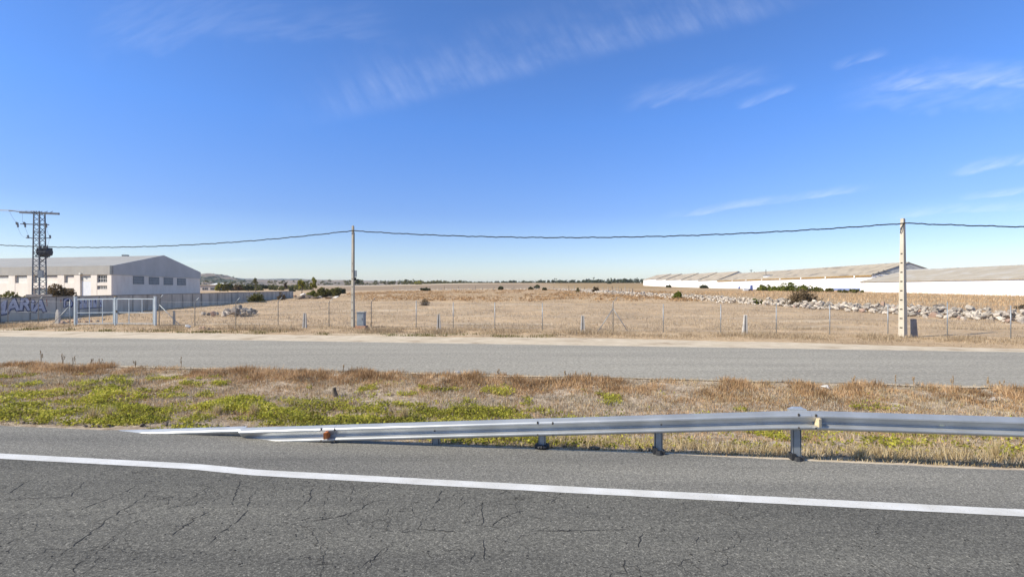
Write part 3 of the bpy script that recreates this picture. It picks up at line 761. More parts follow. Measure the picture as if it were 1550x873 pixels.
# ------------------------------------------------------------------ wire fence and gate
def fence_pt(x):
    u = (x-CX)/F
    if x < 113: Y = 35.9 - (x/113)*.7
    elif x < 240: Y = 35.0-(x-113)/121*.5
    elif x < 562: Y = 34.4-(x-240)/322*1.0
    else: Y = 31.38/(1+.22*u)
    return Vector((u*Y, Y, Hf(u*Y, Y)))
def fence(name, label, xs_, tops, bent, braces, ends):
    P = [fence_pt(x) for x in xs_]
    root = empty(name, P[0], label, 'fence')
    for p, h, b in zip(P, tops, bent):
        mb = MB(); pts = [p-Vector((0, 0, .2)), p+Vector((0, 0, h))]
        if b: pts.append(p+Vector((.24, .05, h+.27)))
        mb.tube(pts, .024, 7); mb.build('post', M['galv_post'], root, True)
    for i, dx in braces:
        p = P[i]; e = Vector((p.x+dx, p.y+.05, Hf(p.x+dx, p.y)-.1)); mb = MB()
        mb.tube([p+Vector((0, 0, tops[i]*.78)), e], .022, 6); mb.build('brace', M['galv_post'], root, True)
    mb = MB(); A = P if ends is None else P
    for z in (.12, .85, 1.62):
        for a, b in zip(A[:-1], A[1:]):
            m = (a+b)/2
            mb.tube([a+Vector((0, 0, z)), m+Vector((0, 0, z-.015)), b+Vector((0, 0, z))], .0035, 4, False)
    mb.build('line_wire', M['wire'], root)
    # woven wire: slanting wires both ways
    V = []; Q = []; hgt = 1.5
    for a, b in zip(A[:-1], A[1:]):
        L_ = (b-a).length; d = (b-a)/L_; nrm = Vector((-d.y, d.x, 0)); stp = .09
        for sg in (1, -1):
            k = -hgt
            while k < L_:
                q0, q1 = max(k, 0), min(k+hgt, L_)
                z0, z1 = q0-k, q1-k
                if sg < 0: z0, z1 = hgt-z0, hgt-z1
                p0 = a+d*q0+Vector((0, 0, .12+z0))+nrm*.004*sg; p1 = a+d*q1+Vector((0, 0, .12+z1))+nrm*.004*sg
                w_ = Vector((0, 0, .0018)); o = len(V); V += [p0-w_, p0+w_, p1+w_, p1-w_]; Q.append((o, o+1, o+2, o+3)); k += stp
    npmesh('wire_mesh', np.array([tuple(v) for v in V]), [np.array(Q)], M['wire'], root)
    return root
fence('wire_fence', 'wire mesh fence on bent posts in front of the graffiti wall, left of the gate', [-60, 12, 58, 106], [1.65, 1.65, 1.65, 1.75], [1, 1, 1, 0], [(3, -1.4)], None)
fence('wire_fence', 'long wire mesh fence on thin steel posts crossing the field right of the gate', [241, 295, 357, 421, 498, 562, 630, 686, 749, 821, 928, 1004, 1091, 1175, 1256, 1344, 1434, 1530, 1640],
      [1.8, 1.62, 1.62, 1.6, 1.6, 1.62, 1.72, 1.68, 1.68, 1.66, 1.72, 1.62, 1.62, 1.66, 1.64, 1.66, 1.82, 1.66, 1.66], [1, 1, 1, 1, 1, 1, 0, 0, 0, 0, 1, 0, 0, 0, 0, 0, 0, 0, 0], [(0, 1.5), (10, -.95), (10, .95)], None)
G0, G1, G2 = (fence_pt(x) for x in (114, 174.5, 235))
gate = empty('double_gate', G1, 'pale blue grey steel double gate with wire mesh leaves in front of the wall', 'gate')
for g in (G0, G1, G2):
    mb = MB(); w_ = .12 if g is not G1 else .10
    mb.box((g.x, g.y, .95), (w_, w_, 1.95), -.1); mb.build('gate_post', M['gate_paint'], gate)
    mb = MB(); mb.box((g.x, g.y, 1.945), (w_+.04, w_+.04, .04), -.1); mb.build('post_cap', M['rust_fascia'] if g is G1 else M['gate_paint'], gate)
def leaf(a, b, xf, half):
    d = (b-a).normalized(); a2 = a+d*.13; b2 = b-d*.13; mb = MB(); up = lambda z: Vector((0, 0, z))
    for z in (.12, .86, 1.78): mb.bar(a2+up(z), b2+up(z), .04, .045 if z < 1.5 else .07)
    for q in (0, 1): p = a2.lerp(b2, q); mb.bar(p+up(.095), p+up(1.815), .05, .05)
    for q, h in zip(xf, half): p = a2.lerp(b2, q); mb.bar(p+up(.86 if h else .12), p+up(1.78), .035, .035)
    f = mb.build('gate_leaf', M['gate_paint'], gate)
    V = []; Q = []; L_ = (b2-a2).length
    for k in range(int(L_/.1)):
        p = a2+d*(k*.1)+Vector((0, .01, 0)); o = len(V); w_ = d*.0015; V += [p+up(.12)-w_, p+up(.12)+w_, p+up(1.78)+w_, p+up(1.78)-w_]; Q.append((o, o+1, o+2, o+3))
    for k in range(17):
        z = .12+k*.1; o = len(V); dz = up(.0015); V += [a2+up(z)-dz, b2+up(z)-dz, b2+up(z)+dz, a2+up(z)+dz]; Q.append((o, o+1, o+2, o+3))
    npmesh('mesh_panel', np.array([tuple(v) for v in V]), [np.array(Q)], M['wire'], f)
leaf(G0, G1, (.34, .70), (0, 0)); leaf(G1, G2, (.33, .69), (0, 1))
mb = MB(); mb.box((G1.x+.12, G1.y-.06, .95), (.1, .06, .16)); mb.build('lock', M['bolt'], gate)
# short markers along the fence
GMk = 'short concrete markers along the wire fence'
def marker(x, ytop, lab, lean, h):
    p = fence_pt(x); p.y -= .8; p.x = (x-CX)/F*p.y; p.z = Hf(p.x, p.y)
    root = empty('concrete_marker', p, lab, 'marker', GMk)
    mb = MB(); up = Vector((0, 0, 1))
    for sg in (-1, 1):
        b = [p+Vector((sg*.085-.05, -.09, -.15)), p+Vector((sg*.085+.05, -.09, -.15)), p+Vector((sg*.085+.05, .09, -.15)), p+Vector((sg*.085-.05, .09, -.15))]
        l = Vector((lean*h, 0, h)); t = [p+l+Vector((sg*.05-.025, -.05, 0)), p+l+Vector((sg*.05+.025, -.05, 0)), p+l+Vector((sg*.05+.025, .05, 0)), p+l+Vector((sg*.05-.025, .05, 0))]
        mb.hexa(b, t)
    mb.build('flange', M['marker'], root)
    mb = MB(); mb.hexa([p+Vector((-.06, .02, -.15)), p+Vector((.06, .02, -.15)), p+Vector((.06, .07, -.15)), p+Vector((-.06, .07, -.15))], [p+Vector((lean*h-.04, .02, h-.03)), p+Vector((lean*h+.04, .02, h-.03)), p+Vector((lean*h+.04, .045, h-.03)), p+Vector((lean*h-.04, .045, h-.03))])
    mb.build('web', M['pole'], root)
marker(461, 474, 'pale forked concrete marker between the rock heap and the left pole', .02, .95)
marker(664, 478, 'pale forked concrete marker right of the bare round bush', .0, .92)
marker(882, 480, 'pale forked concrete marker left of the braced fence post', .0, .95)
marker(1127, 480, 'leaning pale forked concrete marker left of the notched pole', .05, 1.05)
def slab(name, lab, cat, x, y0, h, w, mat, lean=0, round_=False):
    p = hit(x, y0); mb = MB()
    rows = [(0, 1), (.55, .88), (.85, .7), (1, .42)] if round_ else [(0, 1), (1, .85)]
    for (a, wa), (b, wb) in zip(rows[:-1], rows[1:]):
        q = lambda f, ww: [(p.x+lean*f*h+sx*w*ww/2, p.y+sy*w*ww*.35, p.z-.1+f*(h+.1)) for sx, sy in ((-1, -1), (1, -1), (1, 1), (-1, 1))]
        mb.hexa(q(a, wa), q(b, wb))
    o = mb.build(name, mat, None, origin=p); return tag(o, lab, cat, None, 'thing')
slab('marker_stone', 'whitish round topped stone marker in front of the graffiti wall, left of the gate', 'marker', 87.5, 489.5, 1.0, .27, M['marker'], 0, True)
slab('stump_post', 'short grey weathered post just right of the gate brace', 'post', 263.5, 492, .95, .14, M['pole'])
slab('stone_slab', 'dark narrow leaning slab at the foot of the notched pole', 'slab', 1384, 509, .92, .26, M['marker_dark'], -.06)

# ------------------------------------------------------------------ poles, cable, cabinet
def pole(name, lab, base, h, wb, wt, ang, mat, notches):
    root = empty(name, base, lab, 'pole', 'concrete poles carrying the black cable'); B = Vector(base)
    ca, sa = math.cos(ang), math.sin(ang); a = Vector((ca, sa, 0)); b = Vector((-sa, ca, 0))
    W = lambda z: wb+(wt-wb)*z/h
    mb = MB()
    def piece(x0, x1, y0, y1, z0, z1):
        f = lambda z: [B+a*(p*W(z))+b*(q*W(z))+Vector((0, 0, z)) for p, q in ((x0, y0), (x1, y0), (x1, y1), (x0, y1))]
        mb.hexa(f(z0), f(z1))
    if notches:
        piece(-.5, .5, -.1, .5, -.4, h)
        piece(-.5, -.26, -.5, -.1, -.4, h); piece(.26, .5, -.5, -.1, -.4, h)
        z = -.4
        for zn in notches+[h]:
            piece(-.26, .26, -.5, -.1, z, zn-(.035 if zn < h else 0)); z = zn+.035
    else:
        piece(-.5, .5, -.5, .5, -.4, h)
    piece(-.42, .42, -.42, .42, h, h+.04)
    mb.build('shaft', mat, root)
    return root
PB = [Vector((-41.2, 39.6, 0)), Vector((-10.25, 33.0, 0)), Vector((20.15, 26.4, 0)), Vector((50.6, 19.8, 0))]
for p in PB: p.z = Hf(p.x, p.y)
an = lambda n1: math.atan2(n1[1], n1[0])+math.pi/2
pl1 = pole('concrete_pole', 'grey concrete pole beside the grey cabinet', PB[1], 6.5, .185, .115, an((-.33, -.94)), M['pole'], [.6+.5*k for k in range(8)])
pl2 = pole('concrete_pole', 'pale notched concrete pole standing in front of the white barns', PB[2], 6.08, .285, .155, an((-.91, -.38)), M['pole_pale'], [.02+.475*k for k in range(10)])
mb = MB(); q = PB[1]
mb.box((q.x+.17, q.y, 3.45), (.12, .12, .42)); mb.build('junction_box', M['cabinet'], pl1)
mb = MB(); mb.tube([(q.x+.15, q.y, 3.0), (q.x+.15, q.y, 3.2)], .07, 8); mb.build('lamp_cap', M['black_plastic'], pl1)
mb = MB(); mb.tube([(q.x+.1, q.y-.02, z) for z in (3.2, 4.5, 6.1)], .014, 5); mb.build('riser_cable', M['cable'], pl1)
mb = MB(); q = PB[2]; mb.tube([(q.x-.05, q.y-.12, 5.85), (q.x-.16, q.y-.10, 5.5), (q.x-.14, q.y-.02, 5.35)], .022, 5); mb.build('cable_loop', M['cable'], pl2)
for pr, q, z in ((pl1, PB[1], 6.2), (pl2, PB[2], 5.84)):
    mb = MB(); mb.tube([(q.x, q.y-.2, z), (q.x, q.y+.1, z)], .035, 6); mb.build('hook', M['bolt'], pr)
def cable(a, b, sag, lab):
    mid = (a+b)/2; n = 170; base = []
    d = (b-a); sd = Vector((-d.y, d.x, 0)).normalized()
    for k in range(n+1):
        f = k/n; p = a.lerp(b, f); p.z -= sag*4*f*(1-f)
        p.z += .012*math.sin(k*.7)+.01*math.sin(k*1.9)
        base.append(p)
    mb = MB()
    for j in range(3):
        pts = [p + sd*(.018*math.cos(k*.9+j*2.09)) + Vector((0, 0, .018*math.sin(k*.9+j*2.09))) for k, p in enumerate(base)]
        mb.tube(pts, .017, 5)
    o = mb.build('overhead_cable', M['cable'], None, True, origin=a); tag(o, lab, 'cable', 'spans of twisted black cable')
top = [Vector((p.x, p.y-.16, z)) for p, z in zip(PB, (5.95, 6.2, 5.84, 5.9))]
cable(top[0], top[1], .62, 'twisted black cable running left from the pole by the cabinet')
cable(top[1], top[2], .58, 'twisted black cable hanging between the two concrete poles')
cable(top[2], top[3], .6, 'twisted black cable running right from the notched pole')
c0 = at(547, 493, 32.4); c0.z = Hf(c0.x, c0.y)
cab = empty('utility_cabinet', c0, 'grey metal utility cabinet on a brick plinth beside the left pole', 'cabinet')
mb = MB(); mb.box((c0.x, c0.y, .56), (.46, .34, .82), -.1); mb.build('body', M['cabinet'], cab)
mb = MB(); mb.box((c0.x, c0.y-.01, .995), (.52, .40, .05), -.1); mb.build('lid', M['cabinet'], cab)
mb = MB(); mb.box((c0.x-.017, c0.y-.176, .55), (.38, .012, .7), -.1); dr = mb.build('door', M['cabinet'], cab)
mb = MB(); mb.box((c0.x+.1, c0.y-.198, .58), (.03, .03, .1), -.1); mb.build('handle', M['bolt'], dr)
mb = MB(); mb.box((c0.x+.02, c0.y, .03), (.66, .48, .24), -.1); mb.build('plinth', M['plinth'], cab)

# ------------------------------------------------------------------ concrete wall with graffiti
W0 = Vector((-38, 38, 0)); WD = Vector((-16, 87, 0)).normalized(); WN = Vector((WD.y, -WD.x, 0))     # WN faces the field
wall = empty('concrete_wall', W0, 'long grey concrete wall with faded graffiti running back beside the field', 'wall')
mb = MB()
def wp(w_, z, off=0): return W0+WD*w_+WN*off+Vector((0, 0, z))
mb.hexa([wp(-9, -.3), wp(-9, -.3, -.2), wp(91, -.3, -.2), wp(91, -.3)], [wp(-9, 1.74), wp(-9, 1.74, -.2), wp(91, 1.80, -.2), wp(91, 1.80)])
mb.build('wall_body', M['concrete_wall'], wall)
mb = MB(); mb.hexa([wp(-9, 1.742, .03), wp(-9, 1.742, -.23), wp(91, 1.802, -.23), wp(91, 1.802, .03)], [wp(-9, 1.81, .03), wp(-9, 1.81, -.23), wp(91, 1.87, -.23), wp(91, 1.87, .03)])
mb.build('coping', M['coping'], wall)
mb = MB()
for k in range(-2, 31):
    w_ = k*3.0; mb.hexa([wp(w_-.06, -.2, .025), wp(w_-.06, -.2, 0.001), wp(w_+.06, -.2, 0.001), wp(w_+.06, -.2, .025)], [wp(w_-.06, 1.74, .025), wp(w_-.06, 1.74, .001), wp(w_+.06, 1.74, .001), wp(w_+.06, 1.74, .025)])
mb.build('joint_rib', M['coping'], wall)
def wx(x):           # distance along the wall seen at photo column x
    u = (x-CX)/F; Y = 31/(-u-.184); return (Y-38)/WD.y
def letters(txt, x0, x1, z0, hgt, skew, off_blue, off_fill):
    """bubble letters: a fat dark copy behind, a lighter one in front"""
    a, b = wx(x0), wx(x1)
    for nm, offs, mt, d, sh in (('graffiti_outline', off_blue, 'paint_blue', .006, (.05, -.05)), ('graffiti_lettering', off_fill, 'paint_lilac', .011, (0, 0))):
        cu = bpy.data.curves.new(nm, 'FONT'); cu.body = txt; cu.size = 1.0; cu.offset = offs; cu.space_character = .95; cu.shear = skew; cu.resolution_u = 4
        to = bpy.data.objects.new(nm, cu); COL.objects.link(to); bpy.context.view_layer.update()
        me = bpy.data.meshes.new_from_object(to.evaluated_get(bpy.context.evaluated_depsgraph_get()))
        bpy.data.objects.remove(to)
        co = np.array([v.co[:] for v in me.vertices])
        if nm == 'graffiti_outline': bx = (co[:, 0].min(), co[:, 0].max(), co[:, 1].min(), co[:, 1].max())
        off = wloc(wall)
        for v, c in zip(me.vertices, co):
            f = (c[0]-bx[0])/(bx[1]-bx[0]); g = (c[1]-bx[2])/(bx[3]-bx[2])
            p = wp(a+(b-a)*f+sh[0], z0+hgt*g+sh[1]-.12*math.sin(f*9), d) - off
            v.co = p
        me.materials.append(M[mt]); o = bpy.data.objects.new(nm, me); COL.objects.link(o); o.parent = wall
letters('MARiA', -18, 71, .62, 1.14, .12, .085, .03)
letters('D', 95, 111, .85, .8, 0, .07, .0)
def blob(pts, mt, name, d):
    mb = MB(); n = len(pts); v = [wp(wx(x), z, d) for x, z in pts]; mb.add(v, [tuple(range(n))]); return mb.build(name, M[mt], wall)
random.seed(3)
for x0 in (119, 126, 133.5, 141, 149):
    blob([(x0, .75), (x0+2.2, .62), (x0+5.2, .72), (x0+6, 1.2), (x0+5, 1.62), (x0+2.4, 1.5), (x0+.4, 1.58)], 'paint_lilac', 'graffiti_patch', .008)
    for k in range(3):
        xa = x0+random.uniform(.4, 4); za = random.uniform(.8, 1.3); h = random.uniform(.12, .3)
        blob([(xa, za), (xa+1.1, za+.02), (xa+1.3, za+h), (xa+.2, za+h)], 'paint_blue', 'graffiti_stroke', .012)
blob([(118, .60), (156, .62), (156, .70), (118, .68)], 'paint_blue', 'graffiti_stroke', .013)
for x0, z in ((70, 1.5), (70.6, 1.2), (91.5, 1.45), (43, 1.58), (46, 1.62)):
    blob([(x0, z-.14), (x0+1.1, z-.2), (x0+1.3, z+.08), (x0+.3, z+.13)], 'paint_red', 'graffiti_dab', .008)
# stones at the wall foot near the gate
for x, y, s_, k in ((97, 490, .45, 'rock_pink'), (103, 488, .35, 'rock_pink'), (112, 487, .4, 'rock_pink'), (119, 488, .35, 'rock_pink'), (121, 483, .3, 'white_stone'), (131, 488, .3, 'rock_pink'), (138, 487, .3, 'rock_pink'), (147, 487, .25, 'rock_grey'), (157, 485, .28, 'rock_grey')):
    p = hit(x, y); rock('stone', 'pinkish stone among the loose stones lying behind the left gate leaf' if k == 'rock_pink' else ('whitish stone on the loose stones behind the left gate leaf' if k == 'white_stone' else 'grey stone at the right end of the loose stones behind the gate'), 'stone', k, p, s_, 'loose stones behind the gate')
# debris by the fence right of the gate
for x, y, s_, k, lab in ((285, 496, .42, 'white_stone', 'white stone in the weeds right of the gate'), (303, 498, .3, 'rock_pink', 'reddish rubble lump in the weeds right of the white stone'), (309, 498, .35, 'rock_pink', 'flat reddish rubble lump beside the fence post right of the gate'), (316, 499, .26, 'rock_grey', 'small grey rubble lump at the right end of the reddish rubble')):
    p = hit(x, y); rock('rubble', lab, 'rubble', k, p, s_, 'rubble by the fence')

# ------------------------------------------------------------------ lattice pylon
PT = Vector((-48.0, 52.0, 0)); py = empty('lattice_pylon', PT, 'grey steel lattice pylon with a transformer behind the graffiti wall', 'pylon')
mb = MB(); mb.box((PT.x, PT.y, .95), (1.75, 1.75, 1.9), .6); mb.build('footing', M['concrete_wall'], py)
hz = 10.3; ang0 = R(86)
def corner(k, z):
    w_ = .46-.10*(z-1.9)/(hz-1.9); a = ang0+k*math.pi/2+math.pi/4
    return PT+Vector((w_*math.cos(a)*1.15, w_*math.sin(a)*1.15, z))
mb = MB()
for k in range(4): mb.bar(corner(k, 1.8), corner(k, hz), .085)
mb.build('legs', M['steel_dark'], py)
mb = MB(); zs = np.linspace(1.9, hz, 17)
for i in range(16):
    for k in range(4):
        a, b = (k, (k+1) % 4) if i % 2 else ((k+1) % 4, k)
        mb.bar(corner(a, zs[i]), corner(b, zs[i+1]), .04)
        if i % 4 == 0: mb.bar(corner(k, zs[i]), corner((k+1) % 4, zs[i]), .05)
mb.build('bracing', M['steel_dark'], py)
# cross arms, each seen nearly square on
def pyp(x, y): return at(x, y, PT.y)
mb = MB(); a, b = pyp(13.5, 318.5), pyp(89.5, 323.6); c = pyp(57.5, 321.5)
mb.bar(pyp(13.5, 318.6), pyp(34, 321.4), .09); mb.bar(pyp(30, 321.4), pyp(89.5, 323.7), .14, .2)
mb.bar(pyp(36, 321.5)+Vector((0, .35, .0)), pyp(80, 322.6)+Vector((0, .35, 0)), .07)
for x in range(36, 80, 4): mb.bar(pyp(x, 321.8), pyp(x+4, 319.8 if (x//4) % 2 else 322), .045)
mb.build('cross_arm', M['steel_dark'], py)
mb = MB(); mb.bar(pyp(31, 339), pyp(74, 340.2), .09); mb.build('cross_arm', M['steel_dark'], py)
mb = MB(); mb.bar(pyp(39.5, 360.2), pyp(76.5, 360.4), .075); mb.build('cross_arm', M['steel_dark'], py)
for x, y0, y1 in ((26.5, 337, 344), (37.5, 337, 344), (69.5, 338, 344.5), (24.6, 336, 340), (42, 356, 360.3), (75.5, 356, 360.4), (36, 336, 340), (68, 337, 341)):
    p, q = pyp(x, y0), pyp(x+.8, y1); mb = MB()
    mb.tube([p.lerp(q, f/6) for f in range(7)], [.05, .10, .05, .10, .05, .10, .05], 8); mb.build('insulator', M['ceramic'], py)
tf = pyp(67.5, 381.5); mb = MB()
mb.tube([tf+Vector((-.55, 0, 0)), tf+Vector((-.5, 0, 0)), tf+Vector((.5, 0, 0)), tf+Vector((.57, 0, 0))], [.30, .42, .42, .28], 12)
mb.box((tf.x, tf.y, tf.z+.05), (1.0, .7, .75))
t_o = mb.build('transformer', M['transformer'], py)
mb = MB()
for k in range(7): mb.box((tf.x-.42+.14*k, tf.y-.38, tf.z+.02), (.03, .1, .6))
mb.build('cooling_fins', M['transformer'], t_o)
for dx in (-.38, -.05, .28):
    mb = MB(); mb.tube([tf+Vector((dx, 0, .40+.06*f)) for f in range(6)], [.05, .08, .045, .08, .045, .03], 8); mb.build('bushing', M['ceramic'], t_o)
mb = MB(); mb.box((PT.x+.65, PT.y-.55, 3.95), (.38, .25, .75), .2); mb.build('switch_box', M['cabinet'], py)
mb = MB(); mb.bar((tf.x-.9, tf.y, tf.z-.46), (tf.x+.5, tf.y, tf.z-.46), .12); mb.bar((PT.x+.1, PT.y, tf.z-1.0), (tf.x+.4, tf.y, tf.z-.46), .06); mb.build('transformer_bracket', M['steel_dark'], py)
def wire(name, a, b, sag, r=.012, par=None, lab=None):
    mb = MB(); pts = []
    for k in range(25):
        f = k/24; p = a.lerp(b, f); p.z -= sag*4*f*(1-f); pts.append(p)
    mb.tube(pts, r, 4)
    o = mb.build(name, M['wire'], par, origin=None if par else a)
    if lab: tag(o, lab, 'wire', 'thin wires leaving the pylon')
wire('jumper_wire', pyp(14, 319), pyp(25, 337), .1, .012, py); wire('jumper_wire', pyp(27, 344), pyp(42, 357), .5, .012, py)
wire('jumper_wire', pyp(38, 344), pyp(52, 362), .4, .012, py); wire('jumper_wire', pyp(70, 344), pyp(75.5, 357), .2, .012, py); wire('jumper_wire', pyp(34, 323), pyp(34, 337), .0, .012, py)
wire('jumper_wire', pyp(75.5, 357), pyp(70, 374), .3, .012, py)
wire('overhead_wire', pyp(57, 319.5), pyp(57, 319.5)+Vector((-40, -9, 1.4)), .3, .016, None, 'thin pale wire leaving the pylon top towards the left, highest of three')
wire('overhead_wire', pyp(34, 320.5), pyp(34, 320.5)+Vector((-40, -9, 1.4)), .3, .016, None, 'thin pale wire leaving the left half of the pylon top, middle of three')
wire('overhead_wire', pyp(14, 318.5), pyp(14, 318.5)+Vector((-40, -9, 1.2)), .3, .016, None, 'thin pale wire leaving the left tip of the pylon top arm, lowest of three')

# ------------------------------------------------------------------ factory on the left
fac = empty('factory', (-62.6, 80, 0), 'long cream factory with grey clad gable behind the concrete wall', 'building')
A = Vector((-62.6, 80, 0)); B = Vector((-68.8, 113, 0)); FD = Vector((-.971, .24, 0)); FL = 60
A2, B2 = A+FD*FL, B+FD*FL; GD = (B-A).normalized(); GL = (B-A).length
FN = Vector((FD.y, -FD.x, 0)); FN = FN if FN.y < 0 else -FN          # outward of the long front
GN = Vector((GD.y, -GD.x, 0)); GN = GN if GN.x > 0 else -GN          # outward of the gable
up = lambda z: Vector((0, 0, z))
zc, ze, zr = 4.67, 6.06, 8.75
def fk(x):        # distance along the front at photo column x
    u = (x-CX)/F; return (A.x-u*A.y)/(u*FD.y-FD.x)
def fz(x, y):
    k = fk(x); Y = A.y+FD.y*k; return HC+(CY-y)/F*Y
def gk(x):
    u = (x-CX)/F; return (A.x-u*A.y)/(u*GD.y-GD.x)
def gz(x, y):
    k = gk(x); Y = A.y+GD.y*k; return HC+(CY-y)/F*Y
def slabq(mb, o, d, n, k0, k1, z0, z1, off, th):
    """box on a wall line: from k0 to k1 along d, z0 to z1, front face off metres proud, th thick"""
    p = lambda k, q: o+d*k+n*q
    ring = lambda z: [p(k0, off)+up(z), p(k0, off-th)+up(z), p(k1, off-th)+up(z), p(k1, off)+up(z)]
    mb.hexa(ring(z0), ring(z1))
mb = MB()
# body, set back behind the piers on the front
p = [A+GD*.3-GN*.04, B-GN*.04, B2, A2+GD*.3]
mb.hexa([q+up(-.3) for q in p], [q+up(ze-.1) for q in p]); mb.build('wall', M['cream'], fac)
mb = MB()
bays = [(-70, -62), (-44, -38), (-19, -12.5), (13, 22.5), (41, 50), (87, 97), (112, 121), (137.5, 146.5), (163, 169)]
for x0, x1 in bays:
    slabq(mb, A, FD, FN, max(0, fk(x1)), fk(x0), -.3, zc, 0, .299)
# masonry below and between the openings
fills = [(-62, -44, -.3, 3.4), (-38, -19, -.3, 3.4), (-12.5, 13, -.3, 3.4), (22.5, 41, -.3, 3.4), (50, 87, 2.55, 3.4), (97, 112, 2.55, 3.4), (146.5, 163, -.3, 2.35), (146.5, 163, 2.95, 3.42)]
for x0, x1, z0, z1 in fills: slabq(mb, A, FD, FN, fk(x1)+.002, fk(x0)-.002, z0, z1, -.03, .268)
for x0, x1 in ((143.5, 147.6),): slabq(mb, A, FD, FN, fk(163.0)+.003, fk(161.8), 2.36, zc-.01, -.035, .26)
mb.build('pier', M['cream'], fac)
def opening(x0, x1, z0, z1, pane, name='window', frame_or_shade=True, off=-.24):
    mb = MB(); slabq(mb, A, FD, FN, fk(x1), fk(x0), z0, z1, off, .05); w_ = mb.build(name, M[pane], fac)
    if pane == 'white_panel':  # shadow at the pane's top and left edges, laid on as dark strips
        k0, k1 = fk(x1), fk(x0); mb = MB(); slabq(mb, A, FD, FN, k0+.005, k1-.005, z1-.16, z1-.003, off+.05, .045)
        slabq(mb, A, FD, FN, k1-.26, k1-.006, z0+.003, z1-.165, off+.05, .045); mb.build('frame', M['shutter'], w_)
    if frame_or_shade:
        mb = MB(); k0, k1 = fk(x1), fk(x0)
        for j in range(5):
            k = k0+(k1-k0)*j/4; slabq(mb, A, FD, FN, k-.03, k+.03, z0, z1, off+.04, .035)
        for z in (z0+.03, (z0+z1)/2, z1-.03): slabq(mb, A, FD, FN, k0, k1, z-.03, z+.03, off+.044, .03)
        mb.build('frame', M['frame_white'], w_)
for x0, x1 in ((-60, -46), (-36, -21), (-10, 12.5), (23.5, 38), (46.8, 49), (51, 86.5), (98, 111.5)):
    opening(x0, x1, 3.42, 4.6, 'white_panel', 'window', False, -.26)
opening(50.5, 86.5, 1.7, 2.5, 'shutter', 'window', False); opening(97.5, 111.6, 1.7, 2.5, 'glass', 'window', False)
opening(146.7, 162, 3.45, 4.6, 'glass'); opening(146.7, 162, 2.4, 2.92, 'glass')
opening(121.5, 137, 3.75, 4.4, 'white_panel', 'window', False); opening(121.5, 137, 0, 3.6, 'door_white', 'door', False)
mb = MB()
slabq(mb, A, FD, FN, -.06, FL, zc, ze, .06, .34); mb.build('fascia', M['metal_roof'], fac)
# gable cladding with its triangle
mb = MB(); mid = GL*.5
for (k0, z0a), (k1, z1a) in (((-.05, ze), (mid, zr)), ((mid, zr), (GL+.05, ze))):
    o0 = A+GD*k0; o1 = A+GD*k1
    mb.hexa([o0+GN*.08+up(zc), o1+GN*.08+up(zc), o1-GN*.1+up(zc), o0-GN*.1+up(zc)], [o0+GN*.08+up(z0a), o1+GN*.08+up(z1a), o1-GN*.1+up(z1a), o0-GN*.1+up(z0a)])
mb.build('gable_cladding', M['cladding'], fac)
mb = MB(); RM = A.lerp(B, .5); RM2 = A2.lerp(B2, .5)
for e0, e1, sgn in ((A+FN*.03, A2+FN*.03, 1), (B, B2, -1)):
    v = [e0+up(ze+.004), RM+up(zr-.04), RM2+up(zr-.04), e1+up(ze+.004)]; th = up(-.08)
    v = [q+GN*-.1 if i < 2 else q for i, q in enumerate(v)]
    mb.add([*v, *[q+th for q in v]], [(0, 1, 2, 3), (7, 6, 5, 4), (0, 4, 5, 1), (1, 5, 6, 2), (2, 6, 7, 3), (3, 7, 4, 0)])
rf = mb.build('roof', M['metal_roof'], fac)
q = at(172, 388.2, 98); mb = MB(); mb.box((q.x, q.y+3, zr+.02), (.9, .9, .7), .2); mb.build('roof_vent', M['shutter'], rf)
mb = MB(); slabq(mb, A, GD, GN, -.07, .18, zc-.02, ze+.02, .11, .3); mb.build('corner_trim', M['shutter'], fac)
for x0, x1, y0, y1 in ((201.5, 218, 418, 430), (225.5, 240.8, 419.4, 430.6), (248, 261.8, 420.2, 431.2), (268.2, 281.2, 421.3, 431.7)):
    z1 = gz((x0+x1)/2, y0); z0 = gz((x0+x1)/2, y1); mb = MB(); slabq(mb, A, GD, GN, gk(x0), gk(x1), z0, z1, .04, .05); w_ = mb.build('window', M['shutter'], fac)
    mb = MB()
    for j in range(4): slabq(mb, A, GD, GN, gk(x0), gk(x1), z0+(z1-z0)*j/3-.02, z0+(z1-z0)*j/3+.02, .06, .018)
    mb.build('slats', M['cladding'], w_)
mb = MB()
for x in (123.2,): slabq(mb, A, FD, FN, fk(x)-.15, fk(x)+.15, zc+.05, zc+.3, .3, .25)
mb.build('wall_lamp', M['white_panel'], fac)
# bushes in the factory yard
def behind(x, y, Y): q = at(x, y, Y); return Vector((q.x, q.y, 0))
shrub('dry_palm_shrub', 'drooping olive brown bush behind the wall between the pylon and the gate', 'shrub', behind(92, 449, 58), 3.4, 2.75, M['l_brown'], 2600, .3, 20, None, 260)
shrub('yard_shrub', 'tent shaped grey green bush behind the graffiti, left of the pylon', 'shrub', behind(17, 450, 50), 2.5, 2.35, M['l_olive'], 2000, .26, 16, None, 160)

